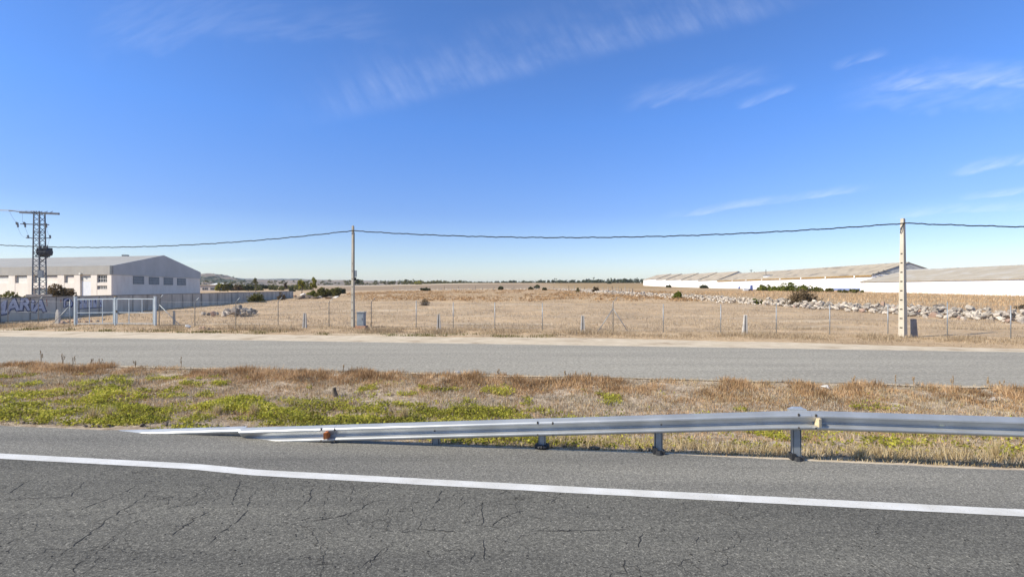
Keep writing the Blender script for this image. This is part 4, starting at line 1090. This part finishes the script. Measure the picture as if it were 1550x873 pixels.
# ------------------------------------------------------------------ white barns on the right
def barn(lab, X0, X1, Y0, Y1, zb, ze_, zr_, roofm, near_gable=True, fascia=False, hgroup='white barns in a row behind the stone row'):
    root = empty('barn', (X0, Y0, zb), lab, 'barn', hgroup); XM = (X0+X1)/2
    mb = MB(); mb.hexa([(X0, Y0, zb-1.5), (X1, Y0, zb-1.5), (X1, Y1, zb-1.5), (X0, Y1, zb-1.5)], [(X0, Y0, ze_), (X1, Y0, ze_), (X1, Y1, ze_), (X0, Y1, ze_)])
    mb.build('wall', M['white_wall'], root)
    for yy, sg in ((Y0, 1), (Y1, -1)):
        mb = MB(); a = [(X0, yy, ze_), (X1, yy, ze_), (XM, yy, zr_-.05)]; b = [(x, y+sg*.3, z) for x, y, z in a]
        f = [(0, 1, 2), (5, 4, 3), (0, 3, 4, 1), (1, 4, 5, 2), (2, 5, 3, 0)]
        mb.add(a+b, f); mb.build('gable', M['barn_gable'] if near_gable else M['white_wall'], root)
    mb = MB(); sl = (zr_-ze_)/(XM-X0); ov = .35
    for xe in (X0-ov, X1+ov):
        zz = ze_-sl*ov+.06
        n = 1
        a = [(xe, Y0-.25, zz), (XM, Y0-.25, zr_+.06), (XM, Y1+.05, zr_+.06), (xe, Y1+.05, zz)]; b = [(x, y, z-.14) for x, y, z in a]
        mb.add(a+b, [(0, 1, 2, 3), (7, 6, 5, 4), (0, 4, 5, 1), (1, 5, 6, 2), (2, 6, 7, 3), (3, 7, 4, 0)])
    rf = mb.build('roof', M[roofm], root)
    mb = MB(); mb.tube([(XM, Y0-.25, zr_+.09), (XM, Y1+.05, zr_+.09)], .16, 6); mb.build('ridge_cap', M['barn_gable'], rf)
    if fascia:
        mb = MB(); mb.box((X0-.16, (Y0+Y1)/2, ze_-.42), (.3, Y1-Y0-.1, .52)); mb.build('fascia', M['rust_fascia'], root)
        for k in range(7):
            mb = MB(); yy = Y0+8+k*(Y1-Y0-12)/7; mb.box((X0-.36, yy, ze_-.45), (.1, .6, .6)); mb.build('rafter_end', M['white_wall'], root)
    return root, rf
b1, r1 = barn('nearest white barn with stained beige roof, right of the notched pole', 105.5, 133, 84, 155, .6, 4.6, 7.9, 'barn_roof_near')
bA, rA = barn('long white barn with ochre eaves and grey gable showing behind the nearest barn', 116, 139.4, 165, 289, 1.5, 7.0, 10.9, 'barn_roof', True, True)
labs = ['second white barn of the distant row, joined to the long barn with ochre eaves', 'third white barn section of the distant stepped row', 'fourth white barn section of the distant stepped row', 'second to last white barn section of the distant stepped row', 'last and farthest white barn section at the left end of the row']
for lab, Y0, Y1, zb, ze_, zr_ in zip(labs, (289.1, 319, 351, 386, 412), (319, 351, 386, 412, 452), (2.6, 2.9, 3.3, 3.8, 4.2), (7.4, 8.1, 8.8, 9.5, 10.2), (12.1, 12.5, 13.0, 13.6, 14.2)):
    barn(lab, 116, 139.4, Y0+.06, Y1, zb, ze_, zr_, 'barn_roof')
mb = MB(); mb.box((115.94, 176, 1.5), (.12, 21.8, 2.0)); mb.build('blue_band', M['blue_band'], bA)
q = at(1155, 418.5, 238); mb = MB(); mb.box((118.8, 238, 8.2), (2.2, 3.5, 1.0)); mb.build('roof_hatch', M['white_wall'], rA)
mb = MB(); mb.box((118.6, 238, 8.78), (3.2, 4.0, .16)); mb.build('hatch_cover', M['shutter'], rA)
mb = MB(); mb.tube([(122, 246, 7.5), (122, 246, 11.6)], .14, 6); mb.build('roof_pipe', M['bolt'], rA)
for k in range(3): 
    mb = MB(); mb.tube([(115.8+k*1.7, 164.5, 7.3+k*.55), (118.5+k*1.7, 164.5, 6.4+k*.6)], .12, 6); mb.build('gable_pipe', M['shutter'], bA)
mb = MB(); mb.box((126, 105, 7.3), (1.6, 1.6, .9)); mb.build('roof_vent', M['shutter'], r1)
for x, y0, y1, Y, lab in ((1137, 422, 408, 330, 'thin pole with a short cross arm rising behind the long barn roof'), (1141.5, 422, 411, 340, 'shorter thin pole right of the one with a cross arm behind the barn roof')):
    a, b = at(x, y0, Y), at(x, y1, Y); a.z = Hf(a.x, Y); root = empty('utility_pole', a, lab, 'pole')
    mb = MB(); mb.tube([a, b], .2, 6); mb.build('shaft', M['bolt'], root)
    mb = MB(); mb.bar(b+Vector((-1, 0, -.5)), b+Vector((1, 0, -.5)), .22); mb.build('cross_arm', M['bolt'], root)
# objects standing by the barn wall
p = hit(1134, 440); root = empty('feed_trough', p, 'white and blue plastic containers heaped by the long barn wall', 'containers')
mb = MB(); mb.hexa([p+Vector(q) for q in ((-1.9, -.5, 0), (.2, -.5, 0), (.2, .5, 0), (-1.9, .5, 0))], [p+Vector(q) for q in ((-2.2, -.6, .9), (.1, -.6, .7), (.1, .6, .7), (-2.2, .6, .9))]); mb.build('white_tub', M['bag_white'], root)
mb = MB(); mb.hexa([p+Vector(q) for q in ((.3, -.4, 0), (1.2, -.4, 0), (1.2, .4, 0), (.3, .4, 0))], [p+Vector(q) for q in ((.5, -.3, 1.9), (1.1, -.3, 2.1), (1.1, .3, 2.1), (.5, .3, 1.9))]); mb.build('blue_drum', M['bag_blue'], root)
mb = MB(); mb.hexa([p+Vector(q) for q in ((-.6, -.7, 0), (.5, -.7, 0), (.5, -.5, 0), (-.6, -.5, 0))], [p+Vector(q) for q in ((-.4, -.7, .6), (.5, -.7, .7), (.5, -.5, .7), (-.4, -.5, .6))]); mb.build('dark_crate', M['transformer'], root)
p = hit(1119, 437); mb = MB(); mb.tube([p, p+Vector((0, 0, .8)), p+Vector((0, 0, 1.15))], [.55, .5, .3], 10); o = mb.build('drum', M['bag_blue'], None, True, origin=p); tag(o, 'small blue drum by the barn wall, left of the heaped containers', 'drum')

# ------------------------------------------------------------------ rubble row across the field, rock heap
random.seed(11)
path = [Vector((44, 26)), Vector((39, 39)), Vector((36.5, 52)), Vector((33.5, 70)), Vector((30.5, 90)), Vector((26.5, 110)), Vector((23.5, 128)), Vector((21, 150))]
def along(f):
    f *= len(path)-1; i = min(int(f), len(path)-2); return path[i].lerp(path[i+1], f-i), (path[i+1]-path[i]).normalized()
stones = []
for k in range(2900):
    f = random.random()**1.15
    p, d = along(f); nrm = Vector((d.y, -d.x))
    wd = 2.3*(1-.45*f)*(.75+.6*float(fbm(f*60, 3, 1.5, 13))); off = random.gauss(0, wd*.62)
    sz = (1.25 if f < .38 else 1)*random.uniform(.2, .52)*(1.0+.5*(random.random() < .14)); x, y = p.x+nrm.x*off, p.y+nrm.y*off
    lift = max(0, .75*(1-abs(off)/wd))*random.random()
    stones.append((y/ sz, x, y, Hf(x, y)+lift, sz))
vis = [q for q in stones if abs(q[1]/q[2]) < 1.02]; vis.sort()
GS = 'loose stones of the tumbled row across the field'
for _, x, y, z, sz in vis[:300]:
    rock('field_stone', 'loose pale granite stone in the long tumbled stone row in front of the white barns', 'stone', random.choice(['granite']*8+['rock_grey', 'rock_pink']), (x, y, z), sz, GS, .72, .1)
p = hit(1182, 462); o = rock('stone_slab', 'large tilted flat slab in the stone row, left of the bare thicket', 'stone', 'granite', p, 2.0, None, .35, .0); o.rotation_euler = (.1, -.45, .3); o.location.z += .35; o['kind'] = 'thing'
V = []; Q = []; n0 = 0
rest = [q for q in stones if q not in vis[:300]]
for _, x, y, z, sz in rest:
    me = random.choice(ROCKS['granite']); co = np.array([v.co[:] for v in me.vertices]); fc = np.array([p.vertices[:] for p in me.polygons])
    a = random.uniform(0, 6.28); ca, sa = math.cos(a), math.sin(a); rot = np.array([[ca, -sa, 0], [sa, ca, 0], [0, 0, 1]])
    V.append((co*[sz*.55, sz*.45, sz*.38])@rot.T + [x, y, z+sz*.25]); Q.append(fc+n0); n0 += len(co)
# far wall of stones and thin posts across the middle of the field
fw = [hit(x, y) for x, y in ((596, 439.3), (655, 439), (700, 438.6), (760, 438.2), (830, 438.3), (880, 440.2), (925, 442.5), (958, 446))]
for k in range(620):
    f = random.random()*(len(fw)-1); i = min(int(f), len(fw)-2); p = fw[i].lerp(fw[i+1], f-i)
    if i in (1, 2, 3) and random.random() < .6: continue
    me = random.choice(ROCKS['granite']); co = np.array([v.co[:] for v in me.vertices]); fc = np.array([q.vertices[:] for q in me.polygons])
    sz = random.uniform(.35, 1.0); x = p.x+random.gauss(0, .7); y = p.y+random.gauss(0, .7)
    V.append(co*[sz*.6, sz*.5, sz*.5] + [x, y, Hf(x, y)+sz*.2]); Q.append(fc+n0); n0 += len(co)
o = npmesh('stone_row', np.concatenate(V), [np.concatenate(Q)], M['granite']); tag(o, 'far part of the tumbled pale stone row across the field', 'stones', kind='stuff')
ff = empty('field_fence', fw[0], 'distant line of thin posts along the far stone wall in the field', 'fence')
random.seed(5)
for k in range(46):
    f = k/45*(len(fw)-1); i = min(int(f), len(fw)-2); p = fw[i].lerp(fw[i+1], f-i); p.z = Hf(p.x, p.y); mb = MB(); h = random.uniform(1.2, 1.9)
    mb.tube([p-up(.2), p+Vector((random.gauss(0, .06), 0, h))], .08, 5); mb.build('post', M['pole'] if k % 3 else M['bolt'], ff)
mb = MB()
for z in (.5, 1.1):
    for a, b in zip(fw[:-1], fw[1:]): mb.tube([a+up(z), b+up(z)], .012, 4, False)
mb.build('line_wire', M['wire'], ff)
# heap on the left
random.seed(21)
GH = 'rocks of the heap behind the fence on the left'
heap = [(308, 477.5, .62, 'rock_grey', 'grey rock lying alone at the left end of the rock heap'), (323, 478.5, .85, 'rock_pink', 'large round pinkish boulder at the left of the rock heap'), (316, 477, .4, 'rock_grey', None), (328, 476.5, .6, 'rock_grey', None)]
for k in range(62):
    x = random.triangular(331, 402, 362); a = 1-abs(x-362)/42; heap.append((x, 480-random.random()*4.5-.02*(x-340), random.uniform(.36, .85)*(.65+.4*max(a, 0)), 'rock_grey' if random.random() < .85 else 'granite', None))
for x, y, s_, k, lab in heap:
    q = hit(x, y); a = max(0, 1-abs(x-362)/36); q.z += (.5*a*random.random() if lab is None else 0)
    rock('heap_rock', lab or ('rough rock piled in the rock heap behind the fence on the left'), 'rock', k, q, s_, GH, .78, .15)
# ------------------------------------------------------------------ bushes and trees of the field
def pxshrub(name, lab, x, yb, w, h, mat, n, leaf, k=14, twigs=0, group=None):
    b = hit(x, yb); Y = b.y; return shrub(name, lab, 'shrub', b, w*Y/F, h*Y/F, mat, n, leaf, k, group, twigs)
pxshrub('bush', 'round brown green bush in front of the concrete wall, right of the rock heap', 389, 457.5, 25, 13, M['l_olive'], 2200, .22, 20, 200)
pxshrub('bush', 'thin reddish brown bush near the far end of the concrete wall', 426, 454, 15, 11, M['l_brown'], 700, .2, 10, 140)
pxshrub('bush', 'olive bush over the rubble heap, largest of the three in a row', 490, 450, 24, 14, M['l_olive'], 2600, .38, 22, 120)
pxshrub('bush', 'middle olive bush of the three in a row left of the pole', 507, 448.5, 20, 12.5, M['l_olive'], 1900, .38, 18, 80)
pxshrub('bush', 'small dark bush nearest to the left pole of the three in a row', 517, 444.5, 15, 8.5, M['l_dark'], 1200, .4, 12, 40)
pxshrub('bush', 'yellow green low bush under the yellow tree by the rubble', 472, 449, 16, 9, M['l_green'], 1300, .35, 12)
pxshrub('bush', 'dark shrub at the far end of the concrete wall', 442, 441.5, 11, 7, M['l_dark'], 900, .5, 10)
pxshrub('bare_bush', 'bare round brown bush standing alone in the field left of the middle', 643, 463, 17, 12.5, M['l_brown'], 500, .13, 16, 420)
pxshrub('bush', 'rounded brown bush at the near end of the far stone wall', 901, 443.5, 11, 9.5, M['l_brown'], 1100, .3, 12, 120)
pxshrub('bush', 'grey green bush left of the rounded brown bush by the far stone wall', 874, 442.5, 7, 7, M['l_olive'], 500, .3, 8, 60)
pxshrub('bush', 'green bush growing through the far end of the rubble row', 1029, 453, 19, 9.5, M['l_green'], 1500, .26, 14)
pxshrub('bush', 'low green bush on the rubble row behind the leaning marker', 1144, 459.5, 24, 7.5, M['l_green'], 1300, .22, 12, 60)
pxshrub('bare_bush', 'wide bare grey brown thicket behind the rubble row below the long barn', 1215, 464, 54, 25, M['l_brown'], 4200, .17, 30, 1800)
for x, yb, w, h, lab in ((1160, 440, 26, 8.5, 'leftmost green shrub of the hedge below the long barn'), (1185, 440, 26, 8, 'second green shrub from the left in the hedge below the long barn'), (1190, 441, 34, 11, 'tallest green shrub in the middle of the hedge below the long barn'), (1224, 441.5, 26, 9, 'fourth green shrub of the hedge, right of the tallest'), (1250, 442, 30, 6.5, 'low dark shrub at the hedge end in front of the blue wall band'), (1286, 443, 34, 4.5, 'lowest dark shrub in front of the blue wall band')):
    pxshrub('hedge_shrub', lab, x, yb, w*1.35, h*1.1, M['l_green'] if x < 1240 else M['l_olive'], 1500, .5, 16, 0, 'hedge of shrubs below the long barn')
for x, yb, w, h, lab in ((1065, 436.3, 13, 4.5, 'dark shrub against the distant barn wall, larger of two'), (1013, 435, 9, 2.6, 'small shrub against the distant barn wall, left of the larger'), (758, 438.5, 9, 4, 'dark grey bush on the far stone wall right of the middle'), (803, 438.5, 8, 3, 'small bush on the far stone wall, left of a darker one'), (812, 436.5, 9, 4, 'dark bush on the field above the far stone wall'), (824, 439.5, 6, 3.5, 'small dark bush at the right of three on the far wall'), (922, 429.4, 5, 2.8, 'tiny dark bush on the field crest'), (641, 440, 23, 4, 'dark low bramble on the far stone wall left of the middle'), (632, 430.5, 15, 5.5, 'yellow green bush on the far field edge'), (1550, 468, 20, 5, 'brown low bush on the rubble row at the right')):
    pxshrub('bush', lab, x, yb, w, h, M['l_yellow'] if x == 632 else (M['l_brown'] if x in (1550,) else M['l_dark']), 500, .02*hit(x, yb).y**.75, 10)
# rubbish heap by the bushes
for x, y, s_, k, lab in ((447, 449, 1.6, 'rock_pink', 'reddish rubble heap at the end of the concrete wall'), (458, 450, 2.4, 'white_stone', 'white rubble slab in the dump by the olive bushes'), (482, 451.5, 1.7, 'white_stone', 'pale rubble block in front of the largest olive bush'), (486, 451, 1.3, 'granite', 'beige rubble block right of the pale one'), (508, 450.5, 1.5, 'white_stone', 'whitish rubble block under the middle olive bush'), (466, 452, 2.8, 'clod', 'dark low earth heap in the middle of the dump'), (453, 452.5, 2.6, 'clod', 'dark low earth heap at the left of the dump'), (498, 452, 2.2, 'clod', 'dark low earth heap at the right of the dump'), (476, 452.3, 2.2, 'clod', 'dark earth heap before the yellow green bush')):
    q = hit(x, y); rock('rubble', lab, 'rubble', k, q, s_, 'rubble dump by the olive bushes', .45 if k == 'clod' else .5, .2)
def pxtree(lab, x, yb, w, h, trunk, mat, n, leaf, Y, k=16, group=None):
    b = at(x, yb, Y); b.z = min(b.z, max(Hf(b.x, Y), b.z)); return tree('tree', lab, (b.x, b.y, b.z), w*Y/F, h*Y/F, trunk*Y/F, mat, n, leaf, k, group)
pxtree('pale yellow thin tree standing left of the fuller yellow tree', 456.5, 446, 13, 27, 8, M['l_yellow'], 420, .5, 150)
pxtree('fuller yellow autumn tree behind the rubble dump', 473.5, 446, 13, 27, 9, M['l_yellow'], 900, .5, 152)
pxtree('thin bare topped tree rising above the far scrub', 387, 440, 9, 22, 8, M['l_olive'], 160, .7, 240)
for x, yb, w, h, lab in ((333, 441, 16, 11, 'yellow green tree beside the low house'), (345, 441, 18, 13, 'olive tree behind the concrete wall, right of the yellow green one'), (360, 441, 20, 10, 'brown olive tree in the row behind the concrete wall'), (376, 440, 20, 8, 'low dark tree at the right of the row behind the concrete wall'), (402, 438, 16, 6, 'dark low tree farther right behind the concrete wall'), (432, 437.5, 5, 10, 'small upright brown tree near the end of the concrete wall'), (541, 431, 8, 9, 'dark round tree just right of the left pole in the distance')):
    pxtree(lab, x, yb, w, h, 2, M['l_yellow'] if x == 333 else (M['l_brown'] if x in (360, 432) else (M['l_dark'] if x in (376, 402, 541) else M['l_olive'])), 900, 1.0, 260 if x != 541 else 420, 14)
# low house at the foot of the hill
Yh = 330; h0, h1 = at(303, 441, Yh), at(331, 441, Yh); hz0 = -1.0
house = empty('house', (h0.x, Yh, hz0), 'low flat roofed grey house below the rocky hill', 'house')
mb = MB(); mb.hexa([(h0.x-4, Yh, hz0), (h1.x, Yh, hz0), (h1.x, Yh+10, hz0), (h0.x-4, Yh+10, hz0)], [(h0.x-4, Yh, 4.4), (h1.x, Yh, 4.4), (h1.x, Yh+10, 4.4), (h0.x-4, Yh+10, 4.4)]); mb.build('wall', M['house_wall'], house)
mb = MB(); mb.box(((h0.x+h1.x)/2-2, Yh+4.9, 4.65), (h1.x-h0.x+5, 11, .4)); mb.build('roof', M['barn_roof'], house)
for x0, x1 in ((306.5, 309), (310, 312), (312.6, 314.5), (318.5, 326), (327, 330)):
    a, b = at(x0, 438.5, Yh), at(x1, 435.5, Yh); mb = MB(); mb.box(((a.x+b.x)/2, Yh-.02, (a.z+b.z)/2), (b.x-a.x, .2, b.z-a.z)); mb.build('window', M['glass'], house)
a, b = at(320, 431, 480), at(335, 428.4, 480); sh = empty('shed', (a.x, 480, a.z-3), 'white roofed shed at the foot of the rocky hill', 'shed')
mb = MB(); mb.hexa([(a.x, 480, a.z-4), (b.x, 480, a.z-4), (b.x, 490, a.z-4), (a.x, 490, a.z-4)], [(a.x, 480, a.z), (b.x, 480, a.z), (b.x, 490, a.z), (a.x, 490, a.z)]); mb.build('wall', M['house_wall'], sh)
mb = MB(); mb.hexa([(a.x-1, 479.5, a.z+.05), (b.x+1, 479.5, a.z+.05), (b.x+1, 491, a.z+1.4), (a.x-1, 491, a.z+1.4)], [(a.x-1, 479.5, a.z+.3), (b.x+1, 479.5, a.z+.3), (b.x+1, 491, a.z+1.65), (a.x-1, 491, a.z+1.65)]); mb.build('roof', M['white_wall'], sh)

# ------------------------------------------------------------------ hills and far scrub
def ridge(name, Y0, pts, depth, mat, seed, rough):
    xsr = np.arange(pts[0][0], pts[-1][0]+.01, .8); yr = np.interp(xsr, [p[0] for p in pts], [p[1] for p in pts])
    rows = np.linspace(-1, 1, 25); V = []
    for r_ in rows:
        Yr = Y0+r_*depth; prof_ = math.cos(r_*math.pi/2)**1.2 if abs(r_) < 1 else 0
        for x, y in zip(xsr, yr):
            X = (x-CX)/F*Y0; zt = HC+(CY-y)/F*Y0
            z = zt*prof_*(1+rough*(float(fbm(X, Yr, depth*.35, seed))-.5)*(1.2-prof_)) + rough*Y0*.0044*(float(fbm(X, Yr, Y0*.014, seed+4, 5))-.5) - 2*(1-prof_)
            V.append((X*(1+.0*r_), Yr, z))
    n = len(xsr); m = len(rows); id_ = np.arange(n*m).reshape(m, n)
    q = np.stack([id_[:-1, :-1], id_[:-1, 1:], id_[1:, 1:], id_[1:, :-1]], -1).reshape(-1, 4)
    o = npmesh(name, np.array(V), [q], mat, smooth=True); o['kind'] = 'structure'; return o
ridge('far_hills', 4200, [(-100, 423), (150, 421), (330, 419.8), (352, 420.0), (362, 421), (380, 421.3), (398, 422.6), (430, 422.0), (450, 421.6), (480, 423), (540, 424), (600, 425.6), (680, 428), (800, 431)], 700, M['hill_far'], 101, .5)
ridge('rocky_hill', 1300, [(250, 428), (285, 424), (303, 419.6), (312, 417.8), (319, 415), (323, 414.4), (329, 415.6), (334, 416.4), (339, 417.8), (343, 420), (352, 421.2), (362, 423), (380, 427), (400, 431)], 220, M['hill_granite'], 111, 1.3)
ridge('plain_hills', 1900, [(200, 426), (330, 424.4), (400, 423.9), (470, 424.4), (530, 424.8), (570, 425.6), (620, 426.2), (690, 427.6), (760, 430)], 600, M['hill_plain'], 121, .6)
def scrub(name, lab, pts, leaf, mat):
    """pts: (X, Y, z, w, h) crowns, each a small cloud of leaf faces"""
    P = []; sz = []; k = 34
    for X, Y, z, w, h in pts:
        p, _ = dome_points(k, w, h, 4, .5); P.append(p+[X, Y, z]); sz.append(np.full(k, max(leaf, .33*w)))
    P = np.concatenate(P); Vv, q = leaf_faces(P, np.concatenate(sz)*rng.uniform(.6, 1.2, len(P)))
    o = npmesh(name, Vv, [q], mat, None, np.repeat(np.clip(rng.normal(.45, .25, len(P)), 0, 1), 4)); tag(o, lab, 'trees', kind='stuff')
hv = np.array([v.co[:] for v in bpy.data.objects['rocky_hill'].data.vertices]); hv = hv[(hv[:, 1] < 1310) & (hv[:, 2] > 6)]
pts = []
for k in rng.integers(0, len(hv), 300):
    X, Y, z = hv[k]; w = rng.uniform(3, 7)
    if float(fbm(X, Y, 60, 131)) > .47: pts.append((X+rng.normal(0, 3), Y, z-1, w, w*.6))
scrub('hill_scrub', 'dark green scrub growing over the rocky hill', pts, .9, M['l_dark'])
pts = []
for k in range(620):          # wooded band beyond the field crest, right of the middle
    x = rng.uniform(690, 1010); Y = rng.uniform(760, 860); yt = np.interp(x, [690, 760, 850, 930, 990, 1010], [427.3, 426.0, 423.3, 421.6, 420.4, 420.2])
    X = (x-CX)/F*Y; top_ = HC+(CY-yt)/F*Y + rng.normal(0, .7) + (2.5 if rng.uniform() < .05 else 0); z0 = HC+(CY-429.3)/F*Y
    w = rng.uniform(4, 9); pts.append((X, Y, z0-1.5, w, max(1.5, top_-z0+1.2)))
scrub('woodland', 'dark band of low woodland along the horizon right of the middle', pts, .8, M['l_dark'])
pts = []
for k in range(260):          # scattered trees on the plain, left of the middle
    x = rng.choice([rng.uniform(300, 720), rng.uniform(520, 712)]); Y = rng.uniform(780, 1250)
    yb = rng.uniform(425.8, 430.5) + (x > 600)*rng.uniform(-.8, .2); X = (x-CX)/F*Y; w = rng.uniform(4, 10); pts.append((X, Y, HC+(CY-yb)/F*Y-1, w, w*rng.uniform(.3, .55)))
for k in range(60):
    x = rng.choice([rng.uniform(612, 628), rng.uniform(650, 672), rng.uniform(672, 700)]); Y = rng.uniform(790, 900); X = (x-CX)/F*Y; w = rng.uniform(4, 9); pts.append((X, Y, HC+(CY-428.2)/F*Y-1.0, w, rng.uniform(2.0, 3.6)))
scrub('far_scrub', 'scattered dark trees and scrub on the plain before the hills', pts, .8, M['l_olive'])
pts = []
for k in range(150):          # scrub on the plain behind the concrete wall
    x = rng.uniform(318, 470); Y = rng.uniform(300, 620); X = (x-CX)/F*Y; w = rng.uniform(3, 7); pts.append((X, Y, Hf(X, Y)-.3, w, w*rng.uniform(.35, .6)))
scrub('wall_scrub', 'olive brown scrub on the plain behind the end of the concrete wall', pts, .6, M['l_olive'])

# ------------------------------------------------------------------ air
mh = bpy.data.materials.new('pale_air'); nt, N, L = nodes(mh); N.remove(N['Principled BSDF'])
pv = N.new('ShaderNodeVolumePrincipled'); pv.inputs['Color'].default_value = (.80, .88, 1, 1); pv.inputs['Density'].default_value = .00009; pv.inputs['Anisotropy'].default_value = .2
L.new(pv.outputs[0], N['Material Output'].inputs['Volume'])
mb = MB(); mb.box((0, 2000, 40), (9000, 9000, 100)); hz_o = mb.build('haze', mh); hz_o['kind'] = 'stuff'
# ------------------------------------------------------------------ sky, sun, camera
AZ, EL = R(250), R(38)
wd = bpy.data.worlds.new('World'); S.world = wd; wd.use_nodes = True
nt = wd.node_tree; N = nt.nodes; L = nt.links; bg = N['Background']
sk = N.new('ShaderNodeTexSky'); sk.sky_type = 'NISHITA'; sk.sun_disc = False; sk.sun_elevation = EL; sk.sun_rotation = AZ
sk.altitude = 900; sk.air_density = 1.0; sk.dust_density = .5; sk.ozone_density = 2.2
tc = N.new('ShaderNodeTexCoord'); sep = N.new('ShaderNodeSeparateXYZ'); L.new(tc.outputs['Generated'], sep.inputs[0])
m = lambda op, a, b=None, c=None, cl=False: math_(N, L, op, a, b, c, cl)
dy = m('MAXIMUM', sep.outputs[1], .05)
U = m('DIVIDE', sep.outputs[0], dy); Vv = m('DIVIDE', sep.outputs[2], dy)
def sstep(a, b, x):
    r = N.new('ShaderNodeMapRange'); r.interpolation_type = 'SMOOTHSTEP'; r.inputs[1].default_value = a; r.inputs[2].default_value = b
    L.new(x, r.inputs[0]); return r.outputs[0]
def cnoise(a, b, sx, sy, det=5):
    c = N.new('ShaderNodeCombineXYZ'); L.new(m('MULTIPLY', a, sx), c.inputs[0]); L.new(m('MULTIPLY', b, sy), c.inputs[1])
    return noise(N, L, c.outputs[0], 1.0, det, .6).outputs[0]
warp = cnoise(U, Vv, 5, 5, 3)
# big feathered cirrus
edge = m('ADD', m('MULTIPLY_ADD', U, .245, .408), m('MULTIPLY', m('SUBTRACT', warp, .5), .03))
e = m('SUBTRACT', Vv, edge)
fade = m('MULTIPLY', sstep(-.52, -.2, U), sstep(.75, .35, U))
fil = cnoise(m('ADD', U, m('MULTIPLY', e, .55)), m('SUBTRACT', e, m('MULTIPLY', U, .2)), 44, 7)
soft = cnoise(U, Vv, 6, 9)
body = m('MULTIPLY', sstep(-.012, .022, e), sstep(.17, .02, e))
cl = m('MULTIPLY', m('MULTIPLY', body, fade), m('MULTIPLY', sstep(.1, .95, fil), sstep(.25, .7, soft)))
cl = m('MULTIPLY', cl, .15)
def streak(x0, y0, x1, y1, w, k, seed):
    global cl
    u0, v0, u1, v1 = (x0-CX)/F, (CY-y0)/F, (x1-CX)/F, (CY-y1)/F; L_ = math.hypot(u1-u0, v1-v0); cx, sx = (u1-u0)/L_, (v1-v0)/L_
    a = m('ADD', m('MULTIPLY', m('SUBTRACT', U, u0), cx), m('MULTIPLY', m('SUBTRACT', Vv, v0), sx))
    b = m('SUBTRACT', m('MULTIPLY', m('SUBTRACT', Vv, v0), cx), m('MULTIPLY', m('SUBTRACT', U, u0), sx))
    b2 = m('ADD', b, m('MULTIPLY', m('SUBTRACT', cnoise(m('ADD', a, seed), b, 9, 9, 3), .5), w*1.6))
    g = m('MULTIPLY', m('MULTIPLY', sstep(0, L_*.25, a), sstep(L_*1.02, L_*.72, a)), m('MULTIPLY', sstep(-w*.45, 0, b2), sstep(w*1.6, 0, b2)))
    tx = sstep(.2, .75, cnoise(m('ADD', a, seed*3.1), m('MULTIPLY', m('SUBTRACT', b, m('MULTIPLY', a, .25)), 1), 12, 60))
    cl = m('MAXIMUM', cl, m('MULTIPLY', m('MULTIPLY', g, tx), k*.36))
streak(1290, 138, 1620, 118, .030, .62, 1.3); streak(1380, 118, 1640, 132, .035, .5, 2.7); streak(990, 333, 1340, 282, .011, .55, 3.1)
streak(1425, 268, 1640, 230, .017, .6, 4.3); streak(1440, 302, 1640, 285, .010, .5, 5.9); streak(1310, 330, 1620, 310, .014, .35, 6.1)
streak(1110, 166, 1210, 132, .013, .35, 7.7); streak(1255, 108, 1350, 80, .013, .35, 8.2); streak(930, 168, 1190, 112, .028, .25, 9.4); streak(1250, 160, 1600, 150, .05, .22, 10.5)
streak(120, 80, 420, 20, .09, .16, 11.2); streak(280, 40, 620, 60, .06, .14, 12.4); streak(250, 398, 420, 392, .006, .3, 13.3)
# pale air low over the horizon, unseen zenith brightened as added fill light
tn = ramp(N, [(.0, (1.1, 1.08, 1.12)), (.05, (1.0, 1.02, 1.15)), (.14, (.72, .86, 1.22)), (.30, (.65, 1.0, 1.55)), (.48, (.66, 1.0, 1.5)), (.64, (1.35, 1.32, 1.3))]); L.new(sep.outputs[2], tn.inputs[0])
tint = mixc(N, L, 1.0, sk.outputs[0], tn.outputs[0], 'MULTIPLY')
col = mixc(N, L, cl, tint, (9.5, 9.7, 10.0))
L.new(col, bg.inputs[0]); bg.inputs[1].default_value = .10
sun = bpy.data.lights.new('sun', 'SUN'); sun.energy = 4.7; sun.angle = R(.55); sun.color = (1, .92, .77)
so = bpy.data.objects.new('sun', sun); COL.objects.link(so)
sd = Vector((math.sin(AZ)*math.cos(EL), math.cos(AZ)*math.cos(EL), math.sin(EL)))
so.rotation_euler = (-sd).to_track_quat('-Z', 'Y').to_euler(); so.location = (0, 0, 60)
cam = bpy.data.cameras.new('camera'); cam.lens = 18; cam.sensor_width = 36; cam.sensor_fit = 'HORIZONTAL'; cam.clip_start = .1; cam.clip_end = 20000
co = bpy.data.objects.new('camera', cam); COL.objects.link(co); co.location = (0, 0, HC); co.rotation_euler = (R(90), 0, 0); S.camera = co
S.view_settings.view_transform = 'Standard'; S.view_settings.look = 'None'; S.view_settings.exposure = .45; S.view_settings.gamma = 1
S.cycles.max_bounces = 6; S.cycles.transparent_max_bounces = 6
